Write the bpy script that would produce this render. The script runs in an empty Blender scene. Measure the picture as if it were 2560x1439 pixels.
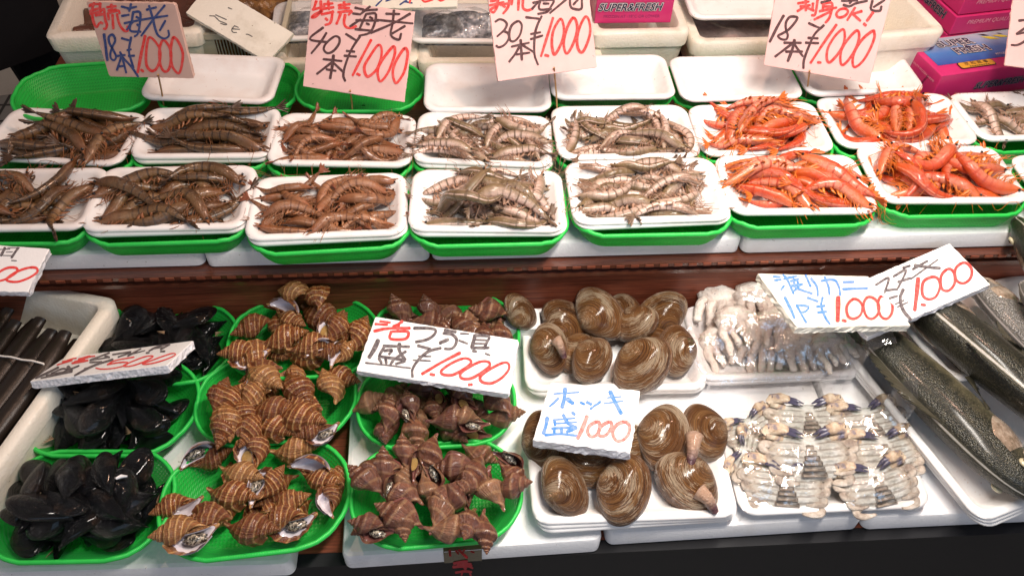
import bpy, math, random
import numpy as np
from mathutils import Vector, Matrix
R = math.radians
random.seed(7); rng = np.random.default_rng(7)
C = bpy.context.scene.collection
scene = bpy.context.scene

# ------------------------------------------------------------------ camera, world, lamps, exposure
FPX = 2070.0
CAMPOS = np.array([0.0, 0.0, 1.1])
cam = bpy.data.cameras.new('camera'); cam_o = bpy.data.objects.new('camera', cam); C.objects.link(cam_o)
cam.sensor_width = 36; cam.lens = 36*FPX/2560; cam.clip_start = .02; cam.clip_end = 60
CAMROT = Matrix.Rotation(R(-5.05), 3, 'Z') @ Matrix.Rotation(R(42.0), 3, 'X') @ Matrix.Rotation(R(2.115), 3, 'Z')
cam_o.matrix_world = Matrix.Translation(Vector(CAMPOS)) @ CAMROT.to_4x4()
scene.camera = cam_o
CR = np.array(CAMROT)

w = bpy.data.worlds.new('World'); scene.world = w; w.use_nodes = True
bg = w.node_tree.nodes['Background']; bg.inputs[0].default_value = (.95, .85, .85, 1); bg.inputs[1].default_value = .25
scene.view_settings.view_transform = 'Standard'; scene.view_settings.look = 'None'
scene.view_settings.exposure = 0.0; scene.view_settings.gamma = 1; scene.view_settings.use_curve_mapping = False

def lamp(name, kind, loc, energy, col, size=.1, target=None, sy=None):
    l = bpy.data.lights.new(name, kind); l.energy = energy; l.color = col
    if kind == 'AREA':
        l.size = size
        if sy: l.shape = 'RECTANGLE'; l.size_y = sy
    else: l.shadow_soft_size = size
    o = bpy.data.objects.new(name, l); C.objects.link(o); o.location = loc
    if target is not None:
        o.rotation_euler = (Vector(target)-Vector(loc)).to_track_quat('-Z', 'Y').to_euler()
    return o
lamp('warm_bulb', 'POINT', (.32, 1.14, 1.38), 16.5, (1, .62, .45), .035)
lamp('warm_bulb', 'POINT', (.98, 1.1, 1.38), 12, (1, .58, .43), .035)
lamp('warm_bulb', 'POINT', (-.4, 1.08, 1.43), 10.5, (1, .62, .42), .035)
tube_lamp = lamp('stall_tube', 'AREA', (.45, .56, 1.42), 14.5, (1, .92, .84), .9, (.4, .6, 0), .08); tube_lamp.data.spread = R(115)
lamp('street_light', 'AREA', (.4, -1.3, 1.4), 8.0, (.42, .68, 1), 1.4, (.2, .6, 0), .8)

# ------------------------------------------------------------------ pixel / world helpers (photo pixels, 2560 x 1439)
def ray(p):
    return CR @ np.array([(p[0]-1280)/FPX, -(p[1]-719.5)/FPX, -1.0])
def at(p, z):                                   # the point at height z seen at photo pixel p
    d = ray(p); return CAMPOS + d*((z-CAMPOS[2])/d[2])
def aty(p, y):                                  # the point on the plane y seen at photo pixel p
    d = ray(p); return CAMPOS + d*(y/d[1])
def onplane(p, n, c):
    d = ray(p); return CAMPOS + d*(((c-CAMPOS)@n)/(d@n))

# ------------------------------------------------------------------ objects
def tag(o, label=None, cat=None, group=None, kind=None):
    if label: o['label'] = label
    if cat: o['category'] = cat
    if group: o['group'] = group
    if kind: o['kind'] = kind
    return o
def empty(name, loc=(0, 0, 0), rz=0):
    o = bpy.data.objects.new(name, None); C.objects.link(o); o.location = loc; o.rotation_euler = (0, 0, rz)
    o.empty_display_size = .02
    return o
def mesh(name, V, F, mats, smooth=True, st=None, mi=None, sharp=None):
    me = bpy.data.meshes.new(name)
    V = np.asarray(V, dtype=np.float32)
    me.from_pydata(V.tolist(), [], [tuple(int(i) for i in f) for f in F])
    for m in (mats if isinstance(mats, (list, tuple)) else [mats]): me.materials.append(m)
    n = len(me.polygons)
    me.polygons.foreach_set('use_smooth', [smooth]*n)
    if mi is not None: me.polygons.foreach_set('material_index', np.asarray(mi, dtype=np.int32))
    if st is not None:
        a = me.attributes.new('st', 'FLOAT_VECTOR', 'POINT')
        s = np.zeros((len(V), 3), dtype=np.float32); s[:, :np.shape(st)[1]] = st
        a.data.foreach_set('vector', s.ravel())
    if sharp is not None: me.set_sharp_from_angle(angle=R(sharp))
    me.update()
    return me
def link(name, me, parent=None, M=None):
    o = bpy.data.objects.new(name, me); C.objects.link(o)
    if parent is not None: o.parent = parent
    if M is not None: o.matrix_local = M
    return o
def obj(name, V, F, mats, parent=None, **k):
    return link(name, mesh(name, V, F, mats, **k), parent)
def copytree(o, parent=None):
    c = o.copy(); C.objects.link(c)
    if parent is not None: c.parent = parent
    for ch in o.children: copytree(ch, c)
    return c

class MB:                                       # collects pieces of ONE mesh
    def __init__(s): s.V = []; s.F = []; s.S = []; s.I = []; s.n = 0
    def add(s, V, F, st=None, mi=0):
        V = np.asarray(V, float).reshape(-1, 3)
        s.V.append(V); s.F += [tuple(i+s.n for i in f) for f in F]; s.I += [mi]*len(F)
        s.S.append(np.zeros((len(V), 3)) if st is None else np.c_[np.asarray(st), np.zeros((len(V), 3-np.shape(st)[1]))])
        s.n += len(V); return s
    def build(s, name, mats, parent=None, smooth=True, sharp=None):
        return obj(name, np.concatenate(s.V), s.F, mats, parent, smooth=smooth, st=np.concatenate(s.S), mi=s.I, sharp=sharp)
    def mesh(s, name, mats, smooth=True, sharp=None):
        return mesh(name, np.concatenate(s.V), s.F, mats, smooth=smooth, st=np.concatenate(s.S), mi=s.I, sharp=sharp)

def gridF(nu, nv, cu=False, cv=False):          # faces of an nu x nv vertex grid
    F = []
    for i in range(nu if cu else nu-1):
        a = i*nv; b = ((i+1) % nu)*nv
        for j in range(nv if cv else nv-1):
            k = (j+1) % nv
            F.append((a+j, b+j, b+k, a+k))
    return F
def frames(P):
    P = np.asarray(P, float); T = np.gradient(P, axis=0); T /= np.linalg.norm(T, axis=1)[:, None]+1e-12
    up = np.array([0, 0, 1.]) if abs(T[0, 2]) < .9 else np.array([1., 0, 0])
    A = np.zeros_like(P); a = up-T[0]*(up@T[0]); a /= np.linalg.norm(a)
    for i in range(len(P)):
        a = a-T[i]*(a@T[i]); a /= np.linalg.norm(a)+1e-12; A[i] = a
    return T, A, np.cross(T, A)
def tube(P, r, k=6, flat=1.0, cap=True):        # tapered tube along the points P
    P = np.asarray(P, float); n = len(P); r = np.broadcast_to(np.asarray(r, float), (n,))
    T, A, B = frames(P)
    ph = np.arange(k)*2*math.pi/k
    V = P[:, None, :] + r[:, None, None]*(A[:, None, :]*np.cos(ph)[None, :, None]*flat + B[:, None, :]*np.sin(ph)[None, :, None])
    F = gridF(n, k, cv=True)
    if cap: F += [tuple(range(k))[::-1], tuple((n-1)*k+j for j in range(k))]
    st = np.stack(np.meshgrid(np.linspace(0, 1, n), np.arange(k)/k, indexing='ij'), -1).reshape(-1, 2)
    return V.reshape(-1, 3), F, st
def rr(hw, hd, r, n=7):                         # rounded rectangle, counter-clockwise
    r = min(r, hw-1e-4, hd-1e-4); o = []
    for cx, cy, a in ((1, 1, 0), (-1, 1, 90), (-1, -1, 180), (1, -1, 270)):
        for i in range(n):
            t = R(a+90*i/(n-1)); o.append((cx*(hw-r)+r*math.cos(t), cy*(hd-r)+r*math.sin(t)))
    return np.array(o)
def loft(prof, n=7, cap0=True, cap1=True):      # prof: (half width, half depth, corner radius, z)
    V = []; k = 4*n; L = 0; S = []
    for q, (hw, hd, r, z) in enumerate(prof):
        c = rr(hw, hd, r, n)
        if q: L += math.hypot(hw-prof[q-1][0], z-prof[q-1][3])
        per = np.r_[0, np.cumsum(np.linalg.norm(np.diff(c, axis=0), axis=1))]
        V.append(np.c_[c, np.full(k, z)]); S.append(np.c_[per, np.full(k, L)])
    F = gridF(len(prof), k, cv=True)
    if cap0: F.append(tuple(range(k))[::-1])
    if cap1: F.append(tuple((len(prof)-1)*k+j for j in range(k)))
    return np.concatenate(V), F, np.concatenate(S)
def boxVF(x0, x1, y0, y1, z0, z1):
    V = [(x, y, z) for x in (x0, x1) for y in (y0, y1) for z in (z0, z1)]
    return np.array(V, float), [(0, 1, 3, 2), (4, 6, 7, 5), (0, 4, 5, 1), (2, 3, 7, 6), (0, 2, 6, 4), (1, 5, 7, 3)]
def rotz(a): c, s = math.cos(a), math.sin(a); return np.array([[c, -s, 0], [s, c, 0], [0, 0, 1]])
def rotx(a): c, s = math.cos(a), math.sin(a); return np.array([[1, 0, 0], [0, c, -s], [0, s, c]])
def roty(a): c, s = math.cos(a), math.sin(a); return np.array([[c, 0, s], [0, 1, 0], [-s, 0, c]])
def M4(rot, loc):
    m = Matrix(np.asarray(rot).tolist()).to_4x4(); m.translation = Vector([float(x) for x in loc]); return m
def jitter_noise(V, amp, freq, seed=0):         # cheap smooth 3-D noise for dents
    rs = np.random.default_rng(seed); o = np.zeros(len(V))
    for k in range(5):
        d = rs.normal(size=3)*freq*(1+k*.6); o += np.sin(V@d+rs.uniform(0, 6))/(1+k*.5)
    return amp*o/2.2

# ------------------------------------------------------------------ materials
class G:                                        # tiny node-graph builder
    def __init__(s, name):
        s.m = bpy.data.materials.new(name); s.m.use_nodes = True; s.t = s.m.node_tree; s.b = s.t.nodes['Principled BSDF']
        s.out = s.t.nodes['Material Output']
    def n(s, ty, ins=None, **k):
        nd = s.t.nodes.new(ty)
        for a, v in k.items(): setattr(nd, a, v)
        for a, v in (ins or {}).items(): s.set(nd.inputs[a], v)
        return nd
    def set(s, sock, v):
        if isinstance(v, bpy.types.NodeSocket): s.t.links.new(v, sock)
        else:
            if sock.type == 'RGBA' and len(v) == 3: v = (*v, 1)
            sock.default_value = v
    def p(s, **k):
        nm = dict(base='Base Color', rough='Roughness', spec='Specular IOR Level', normal='Normal', coat='Coat Weight', coatr='Coat Roughness',
                  sss='Subsurface Weight', sssr='Subsurface Radius', ssss='Subsurface Scale', metal='Metallic', trans='Transmission Weight', alpha='Alpha', ior='IOR', sheen='Sheen Weight')
        for a, v in k.items(): s.set(s.b.inputs[nm[a]], v)
        return s.m
    def obco(s): return s.n('ShaderNodeTexCoord').outputs['Object']
    def st(s): return s.n('ShaderNodeAttribute', attribute_name='st').outputs['Vector']
    def map(s, v, scale=(1, 1, 1), loc=(0, 0, 0)): return s.n('ShaderNodeMapping', {'Vector': v, 'Scale': scale, 'Location': loc}).outputs[0]
    def rnd(s): return s.n('ShaderNodeObjectInfo').outputs['Random']
    def noise(s, v, scale, detail=4, rough=.6, dist=0): return s.n('ShaderNodeTexNoise', {'Vector': v, 'Scale': scale, 'Detail': detail, 'Roughness': rough, 'Distortion': dist}).outputs['Fac']
    def vor(s, v, scale, feature='F1', out='Distance'): return s.n('ShaderNodeTexVoronoi', {'Vector': v, 'Scale': scale}, feature=feature).outputs[out]
    def wave(s, v, scale, dist=0, detail=2, ds=1, dir='X', prof='SIN'): return s.n('ShaderNodeTexWave', {'Vector': v, 'Scale': scale, 'Distortion': dist, 'Detail': detail, 'Detail Scale': ds}, bands_direction=dir, wave_profile=prof).outputs['Fac']
    def ramp(s, f, *stops):
        nd = s.n('ShaderNodeValToRGB', {'Fac': f}); e = nd.color_ramp.elements
        while len(e) < len(stops): e.new(.5)
        for q, (pos, c) in zip(e, stops): q.position = pos; q.color = (*c, 1) if len(c) == 3 else c
        return nd.outputs[0]
    def lerp(s, f, a, b): return s.n('ShaderNodeMapRange', {'Value': f, 'To Min': a, 'To Max': b}).outputs[0]
    def r01(s, f, a, b): return s.n('ShaderNodeMapRange', {'Value': f, 'From Min': a, 'From Max': b}).outputs[0]
    def mix(s, f, a, b, mode='MIX'):
        nd = s.n('ShaderNodeMix', data_type='RGBA', blend_type=mode)
        s.set(nd.inputs[0], f); s.set(nd.inputs[6], a); s.set(nd.inputs[7], b); return nd.outputs[2]
    def math(s, op, a, b=0.0):
        nd = s.n('ShaderNodeMath', operation=op); s.set(nd.inputs[0], a); s.set(nd.inputs[1], b); return nd.outputs[0]
    def add(s, a, b): return s.n('ShaderNodeVectorMath', {0: a, 1: b}, operation='ADD').outputs[0]
    def xyz(s, v): o = s.n('ShaderNodeSeparateXYZ', {0: v}).outputs; return o[0], o[1], o[2]
    def bump(s, h, strength=.3, dist=.001, normal=None):
        i = {'Height': h, 'Strength': strength, 'Distance': dist}
        if normal is not None: i['Normal'] = normal
        return s.n('ShaderNodeBump', i).outputs[0]

def m_foam(name, base=(.84, .84, .84), dirt=.25, dcol=(.6, .5, .36), bead=210, bs=.25):
    g = G(name); c = g.obco()
    d = g.r01(g.noise(c, 9, 6, .7), .52, .8)
    col = g.mix(g.math('MULTIPLY', d, dirt), base, dcol)
    sp = g.r01(g.noise(c, 160, 2), .72, .76); col = g.mix(g.math('MULTIPLY', sp, dirt*1.4), col, (.2, .16, .1))
    b = g.bump(g.vor(c, bead), bs, .0012); b = g.bump(g.noise(c, 26, 4), .12, .003, b)
    return g.p(base=col, rough=g.lerp(g.r01(g.noise(c, 11, 4), .42, .6), .22, .6), spec=.35, normal=b)
def m_plain(name, base, rough=.5, spec=.4, var=.12, scale=40, bump=.05, bscale=300):
    g = G(name); c = g.obco()
    v = g.noise(c, scale, 4); dk = tuple(x*(1-var) for x in base); lt = tuple(min(1, x*(1+var)) for x in base)
    return g.p(base=g.mix(v, dk, lt), rough=rough, spec=spec, normal=g.bump(g.noise(c, bscale, 3), bump, .001))
foam_slab = m_foam('foam_slab_white', (.82, .82, .83), .34, (.55, .48, .36), 230, .22)
foam_box = m_foam('foam_box_white', (.8, .75, .65), .45, (.48, .34, .12), 230, .35)
foam_board = m_foam('foam_board_white', (.86, .86, .86), .08, (.6, .55, .45), 260, .12)
foam_cut = m_foam('foam_cut_edge', (.78, .78, .82), .1, (.6, .55, .45), 190, .9)
foam_old = m_foam('foam_board_stained', (.78, .75, .66), .6, (.35, .3, .2), 260, .2)
g = G('foam_tray'); c = g.obco()
tray_m = g.p(base=g.mix(g.math('ADD', g.math('MULTIPLY', g.r01(g.noise(c, 14, 5), .48, .8), .38), g.math('MULTIPLY', g.r01(g.noise(c, 130, 2), .7, .74), .5)), (.83, .82, .81), (.56, .38, .31)), rough=.42, spec=.4,
             normal=g.bump(g.noise(c, 90, 4), .12, .002))
def m_sign(name, base):
    g = G(name); c = g.obco()
    col = g.mix(g.r01(g.noise(c, 18, 5), .45, .75), base, tuple(x*.88 for x in base))
    col = g.mix(g.r01(g.noise(c, 130, 2), .74, .78), col, tuple(x*.45 for x in base))
    return g.p(base=col, rough=.38, spec=.4, normal=g.bump(g.noise(c, 60, 3), .08, .002))
pink_sign = m_sign('pink_foam_sign', (.83, .55, .52)); tan_sign = m_sign('tan_foam_sign', (.66, .44, .37))
def m_ink(name, base, fade=.25, under=(.8, .75, .72)):
    g = G(name); c = g.obco()
    f = g.r01(g.noise(g.map(c, (1, 1, 1)), 220, 3), .3, .8)
    return g.p(base=g.mix(g.math('MULTIPLY', f, fade), base, under), rough=.5, spec=.25)
ink_red = m_ink('red_marker', (.78, .03, .025), .18); ink_dark = m_ink('dark_marker', (.075, .022, .025), .12)
ink_blue = m_ink('navy_marker', (.02, .05, .2), .12); ink_black = m_ink('black_marker', (.05, .035, .045), .3)
ink_sky = m_ink('blue_marker', (.02, .19, .68), .35); ink_pale = m_ink('faded_red_marker', (.85, .12, .1), .45); ink_thin = m_ink('thin_pen', (.05, .05, .05), .3)

def m_basket(name, base):
    g = G(name); s = g.st(); u, v, _ = g.xyz(s); c = g.obco()
    wu = g.wave(s, 62, dir='X'); wv = g.wave(s, 55, dir='Y')     # woven strands, 2.5 mm
    hole = g.math('GREATER_THAN', g.math('MULTIPLY', wu, wv), .62)
    col = g.mix(g.noise(c, 25, 4), tuple(x*.75 for x in base), tuple(x*1.2 for x in base))
    g.p(base=col, rough=.38, spec=.45, normal=g.bump(g.math('ADD', wu, wv), .35, .0008))
    tr = g.n('ShaderNodeBsdfTranslucent', {'Color': (*base, 1)}).outputs[0]
    m1 = g.n('ShaderNodeMixShader', {0: .3, 1: g.b.outputs[0], 2: tr}).outputs[0]
    tp = g.n('ShaderNodeBsdfTransparent').outputs[0]
    z = g.r01(v, .02, .03)
    m2 = g.n('ShaderNodeMixShader', {0: g.math('MULTIPLY', hole, .32), 1: m1, 2: tp}).outputs[0]
    g.t.links.new(m2, g.out.inputs[0]); return g.m
green_mesh = m_basket('green_mesh_plastic', (.025, .6, .075))
g = G('green_rim_plastic'); c = g.obco()
green_rim = g.p(base=g.mix(g.noise(c, 30, 4), (.015, .42, .05), (.035, .66, .1)), rough=.35, spec=.5, normal=g.bump(g.wave(g.st(), 160, 0, dir='X'), .3, .0006))
g = G('dark_stained_wood'); c = g.obco()
gr = g.noise(g.map(c, (2.2, 60, 60)), 6, 6, .6, .4)
wood = g.p(base=g.ramp(gr, (.25, (.075, .02, .01)), (.55, (.24, .06, .03)), (.8, (.4, .13, .06))), rough=.42, spec=.4, normal=g.bump(gr, .25, .001))
g = G('wet_lacquered_wood'); c = g.obco(); gr = g.noise(g.map(c, (2.2, 60, 60)), 6, 6, .6, .4)
wood_wet = g.p(base=g.ramp(gr, (.25, (.045, .013, .008)), (.7, (.17, .048, .025))), rough=.2, spec=.55, coat=.5, coatr=.12, normal=g.bump(g.noise(g.map(c, (5, 40, 40)), 9, 5), .3, .002))
black_m = m_plain('near_black_panel', (.008, .008, .01), .6, .3)
# ------------------------------------------------------------------ the stall (setting)
U = .181                                        # top of the upper foam slabs; the lower slabs' top is z = 0
def slab(x0, x1, y0, y1, z1, th, label, rz=0, r=.012):
    V, F, S = loft([((x1-x0)/2-.004, (y1-y0)/2-.004, r, 0), ((x1-x0)/2, (y1-y0)/2, r, .004), ((x1-x0)/2, (y1-y0)/2, r, th-.006), ((x1-x0)/2-.0018, (y1-y0)/2-.0018, r, th-.0018), ((x1-x0)/2-.007, (y1-y0)/2-.007, r, th)], 6)
    V[:, 2] += jitter_noise(V, .0006, 25, int(abs(x0)*1000)) * (V[:, 2] > th/2)
    o = obj('foam_slab', V, F, foam_slab, sharp=40); o.location = ((x0+x1)/2, (y0+y1)/2, z1-th); o.rotation_euler = (0, 0, rz)
    tag(o, label, 'foam slab', 'white foam slabs the trays stand on'); return o
slab(-1.3, -.662, .915, 1.14, U, .035, 'white foam slab under the dark striped prawns at the far left end')
slab(-.658, -.402, .918, 1.16, U, .035, 'white foam slab on the upper shelf behind the board priced 500')
slab(-.398, -.052, .915, 1.17, U, .035, 'white foam slab on the upper shelf above the whelk baskets')
slab(-.048, .448, .916, 1.17, U, .035, 'white foam slab on the upper shelf above the clam trays')
slab(.452, 1.3, .914, 1.17, U, .035, 'long white foam slab on the upper shelf under the red prawns')
slab(-.80, -.242, .497, .905, 0, .04, 'white foam slab under the mussel baskets and ribbed whelks', R(-1))
slab(-.182, .182, .502, .905, 0, .04, 'white foam slab under the brown smooth whelks with tape over its edge', R(1.2))
slab(.192, .57, .518, .905, 0, .04, 'white foam slab under the wrapped crab trays', R(1.0))
slab(.578, 1.15, .52, .905, 0, .04, 'white foam slab under the long fish at the right')
V, F = boxVF(-1.6, 1.6, .525, .93, -.09, -.0402)
tag(obj('stall_table', V, F, wood, smooth=False), 'dark wet wooden stall table beneath the lower foam slabs', 'stall table', kind='structure')
V, F = boxVF(-1.6, 1.6, .505, .5248, -.8, -.0412)
tag(obj('stall_front', V, F, black_m, smooth=False), kind='structure')
b = MB(); V, F = boxVF(-1.6, 1.6, .918, .94, -.04, .118); b.add(V, F, mi=0)
b.add(*boxVF(-1.6, 1.6, .902, .94, .1185, .1265), mi=1); b.add(*boxVF(-1.6, 1.6, .908, .94, .127, .1385), mi=1); b.add(*boxVF(-1.6, 1.6, .899, 1.24, .139, .1455), mi=1); b.add(*boxVF(-.8, 1.6, 1.2402, 1.95, .139, .1455), mi=0)
for i in range(90):                              # beaded edge of the shelf board
    x = -1.0+i*.0235; b.add(*boxVF(x, x+.013, .8965, .8985, .1405, .1452), mi=0)
tag(b.build('wooden_shelf', [wood, wood_wet], smooth=False), 'dark brown wooden step carrying the upper row of trays', 'shelf')
# dim seller's side at the left: tiled floor, wall
g = G('small_floor_tiles'); c = g.obco()
br = g.n('ShaderNodeTexBrick', {'Vector': c, 'Color1': (.34, .33, .3, 1), 'Color2': (.28, .27, .25, 1), 'Mortar': (.03, .03, .03, 1), 'Scale': 1, 'Mortar Size': .006, 'Brick Width': .1, 'Row Height': .1}, offset=0.0).outputs[0]
tile_m = g.p(base=br, rough=.4)
V, F = boxVF(-4, 4, -.5, 6, -.85, -.8)
tag(obj('floor', V, F, tile_m, smooth=False), kind='structure')
V, F = boxVF(-4, 4, 4.2, 4.3, -.8, 2.2)
tag(obj('back_wall', V, F, m_plain('dim_wall', (.2, .19, .17), .7), smooth=False), kind='structure')

# ------------------------------------------------------------------ height field of everything that carries something (2 mm)
GX0, GY0, GS = -.95, .40, .002
GNX, GNY = 1060, 500
HX = GX0+np.arange(GNX)*GS; HY = GY0+np.arange(GNY)*GS
HF = np.zeros((GNX, GNY)); HF[:, HY > .925] = U
def win(x, y, r):
    i0 = max(0, int((x-r-GX0)/GS)); i1 = min(GNX, int((x+r-GX0)/GS)+2); j0 = max(0, int((y-r-GY0)/GS)); j1 = min(GNY, int((y+r-GY0)/GS)+2)
    return i0, i1, j0, j1
def need(x, y, r):                              # lowest centre height of a ball of radius r at x, y
    i0, i1, j0, j1 = win(x, y, r)
    if i1 <= i0 or j1 <= j0: return r
    d2 = (HX[i0:i1, None]-x)**2+(HY[None, j0:j1]-y)**2
    q = HF[i0:i1, j0:j1]+np.sqrt(np.maximum(r*r-d2, 0)); q[d2 > r*r] = -1
    return float(q.max())
def stamp(x, y, z, r):
    i0, i1, j0, j1 = win(x, y, r)
    if i1 <= i0 or j1 <= j0: return
    d2 = (HX[i0:i1, None]-x)**2+(HY[None, j0:j1]-y)**2
    t = np.where(d2 < r*r, z+np.sqrt(np.maximum(r*r-d2, 0)), -1)
    HF[i0:i1, j0:j1] = np.maximum(HF[i0:i1, j0:j1], t)
def hz(x, y):
    i = min(max(int((x-GX0)/GS+.5), 0), GNX-1); j = min(max(int((y-GY0)/GS+.5), 0), GNY-1); return HF[i, j]
def stamp_dish(cx, cy, rz, hw, hd, r, z0, h, wall, floor):
    i0, i1, j0, j1 = win(cx, cy, math.hypot(hw, hd)+.01)
    X = HX[i0:i1, None]-cx; Y = HY[None, j0:j1]-cy; c, s = math.cos(rz), math.sin(rz)
    x = np.abs(X*c+Y*s)-(hw-r); y = np.abs(-X*s+Y*c)-(hd-r)
    d = -(np.hypot(np.maximum(x, 0), np.maximum(y, 0))+np.minimum(np.maximum(x, y), 0)-r)
    H = z0+floor+(h-floor)*np.clip(1-(d-.004)/wall, 0, 1)
    m = d > 0
    sub = HF[i0:i1, j0:j1]; sub[m] = np.maximum(sub, H)[m]; HF[i0:i1, j0:j1] = sub

# ------------------------------------------------------------------ trays and baskets
def tray_mesh(name, hw, hd, h=.028):
    r = .026
    pr = [(hw-.034, hd-.034, .014, 0), (hw-.028, hd-.028, .018, .003), (hw-.013, hd-.013, r-.006, h-.010), (hw-.006, hd-.006, r-.002, h-.0095), (hw-.001, hd-.001, r, h-.008), (hw, hd, r, h-.004), (hw-.002, hd-.002, r, h-.001), (hw-.006, hd-.006, r-.003, h),
          (hw-.011, hd-.011, r-.006, h-.001), (hw-.014, hd-.014, r-.008, h-.004), (hw-.029, hd-.029, .014, .0075), (hw-.034, hd-.034, .012, .005), (hw-.045, hd-.045, .01, .0045)]
    V, F, S = loft(pr, 8)
    V[:, 2] += jitter_noise(V, .0007, 20, 3); V[:, 0] += jitter_noise(V, .0006, 30, 5)
    return mesh(name, V, F, tray_m, sharp=60)
tray_s = tray_mesh('tray', .1175, .070); tray_l = tray_mesh('tray', .145, .085, .027)
def basket_meshes(hw, hd, h, r, ix=.028, iy=.028):
    ins = lambda t, z: (hw-ix*t, hd-iy*t, max(.01, r-.8*max(ix, iy)*t), z)
    f = ins(1.25, .002)
    pr = [(f[0]*q, f[1]*q, f[2]*q, .002) for q in (.04, .3, .55, .8, 1)]+[ins(1.1, .003), ins(1, .007), ins(.75, h*.3), ins(.5, h*.55), ins(.18, h*.9), ins(.1, h)]
    V, F, S = loft(pr, 14, cap0=True, cap1=False)
    # a finer floor so that the weave runs on: planar st
    fl = np.abs(V[:, 2]-.002) < 1e-6
    S[fl, :2] = V[fl, :2]+.2
    wall = mesh('basket_wall', V, F, green_mesh, st=S)
    c = rr(hw-.003, hd-.003, r-.002, 14); c = np.r_[c, c[:1]]
    b = MB(); k = 8; n = len(c)-1
    rs = np.random.default_rng(3)
    Vt = []; St = []; L = 0
    for i in range(n):
        t = c[(i+1) % n]-c[i-1]; t = t/np.linalg.norm(t); nn = np.array([t[1], -t[0]])
        L += np.linalg.norm(c[i]-c[i-1]) if i else 0
        wob = .0012*math.sin(i*.9)+.0008*math.sin(i*2.3)
        for j in range(k):
            a = 2*math.pi*j/k; Vt.append((c[i][0]+nn[0]*(.0032*math.cos(a)+.001), c[i][1]+nn[1]*(.0032*math.cos(a)+.001), h-.001+.0042*math.sin(a)+wob)); St.append((L, j*.002))
    rim = mesh('basket_rim', Vt, gridF(n, k, True, True), green_rim, st=St)
    return wall, rim
bk_wall, bk_rim = basket_meshes(.1225, .0825, .045, .076)
bku_wall, bku_rim = basket_meshes(.121, .078, .036, .05, .018, .010)
def basket(x, y, z, rz, label, group, up=False, sx=1.0, stampit=True):
    o = link('mesh_basket', bku_wall if up else bk_wall); o.location = (x, y, z); o.rotation_euler = (0, 0, rz); o.scale = (sx, sx, 1)
    link('basket_rim', bku_rim if up else bk_rim, o); tag(o, label, 'basket', group)
    if stampit: stamp_dish(x, y, rz, (.119 if up else .1225)*sx, (.078 if up else .0825)*sx, .055 if up else .074, z, .042 if up else .045, .03, .005)
    return o
def quad_pose(Q, z):
    P = [at(p, z)[:2] for p in Q]; c = sum(P)/4; d = (P[1]-P[0]+P[2]-P[3])/2; e = (P[0]-P[3]+P[1]-P[2])/2
    return c, math.atan2(d[1], d[0]), np.linalg.norm(d), np.linalg.norm(e)
def tray(c, rz, zr, label, group, large=False, tilt=(0, 0), s=1.0, extra=0, stampit=True):
    h = .027 if large else .028
    o = link('foam_tray', tray_l if large else tray_s); o.location = (c[0], c[1], zr-h); o.rotation_euler = (tilt[0], tilt[1], rz); o.scale = (s, s, 1)
    tag(o, label, 'tray', group)
    for k in range(extra):
        q = link('foam_tray', tray_l if large else tray_s); q.location = (c[0]+.0015*(k+1), c[1]-.001*(k+1), zr-h-.0072*(k+1)); q.rotation_euler = (tilt[0], tilt[1], rz+R(.8*(k+1))); q.scale = (s, s, 1)
        tag(q, ('spare tray right under the tray of ' if k == 0 else 'lowest spare tray under the tray of ')+label.split(' tray of ')[-1], 'tray', 'empty trays stacked under filled trays')
    if stampit: stamp_dish(c[0], c[1], rz, (.145 if large else .1175)*s, (.085 if large else .070)*s, .026, zr-h, h, .026, .005)
    return o
ZR = U+.055
GT = 'foam trays of prawns on the upper shelf'; GB = 'green baskets holding the prawn trays'
rowB = [[(25, 258), (372, 285), (300, 408), (-60, 398)], [(385, 262), (707, 262), (668, 392), (305, 398)], [(700, 275), (1040, 278), (1030, 422), (660, 412)], [(1045, 275), (1370, 288), (1390, 412), (1030, 405)],
        [(1380, 268), (1720, 258), (1752, 385), (1388, 395)], [(1720, 260), (2030, 255), (2095, 370), (1755, 385)], [(2040, 245), (2390, 240), (2438, 345), (2090, 360)], [(2372, 232), (2690, 222), (2765, 335), (2435, 350)]]
rowF = [[(-100, 412), (262, 412), (203, 575), (-175, 582)], [(258, 420), (650, 410), (608, 565), (192, 570)], [(640, 435), (1020, 425), (1012, 585), (602, 605)], [(1030, 420), (1398, 420), (1425, 578), (1018, 575)],
        [(1412, 402), (1795, 390), (1828, 545), (1425, 555)], [(1782, 382), (2130, 375), (2210, 535), (1828, 540)], [(2132, 362), (2472, 360), (2598, 503), (2205, 503)], [(2510, 392), (2880, 372), (2960, 505), (2608, 525)]]
rowE = [[(400, 148), (712, 160), (690, 258), (355, 248)], [(1065, 182), (1362, 182), (1383, 268), (1060, 270)], [(1368, 155), (1650, 150), (1692, 248), (1385, 250)], [(1668, 165), (1960, 155), (2008, 243), (1700, 248)], [(1975, 150), (2240, 138), (2310, 228), (2005, 240)]]
nB = ['dark striped prawns at the left end of the back row', 'straight dark striped prawns, second in the back row', 'small brown prawns in the back row', 'grey prawns under the 30 sign, back row', 'grey prawns left of the red ones, back row', 'red prawns under the 18 OK! sign, back row', 'red prawns beside the pink box, back row', 'dull grey prawns in front of the pink box']
nF = ['dark striped prawns cut by the left edge, front row', 'dark striped prawns, second in the front row', 'small brown prawns in the front row', 'grey prawns with a curled pair, front row', 'grey prawns left of the red ones, front row', 'red prawns with the tall heap, front row', 'curled red prawns at the right of the front row', 'prawns cut by the right edge, front row']
POSE = {}
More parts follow.
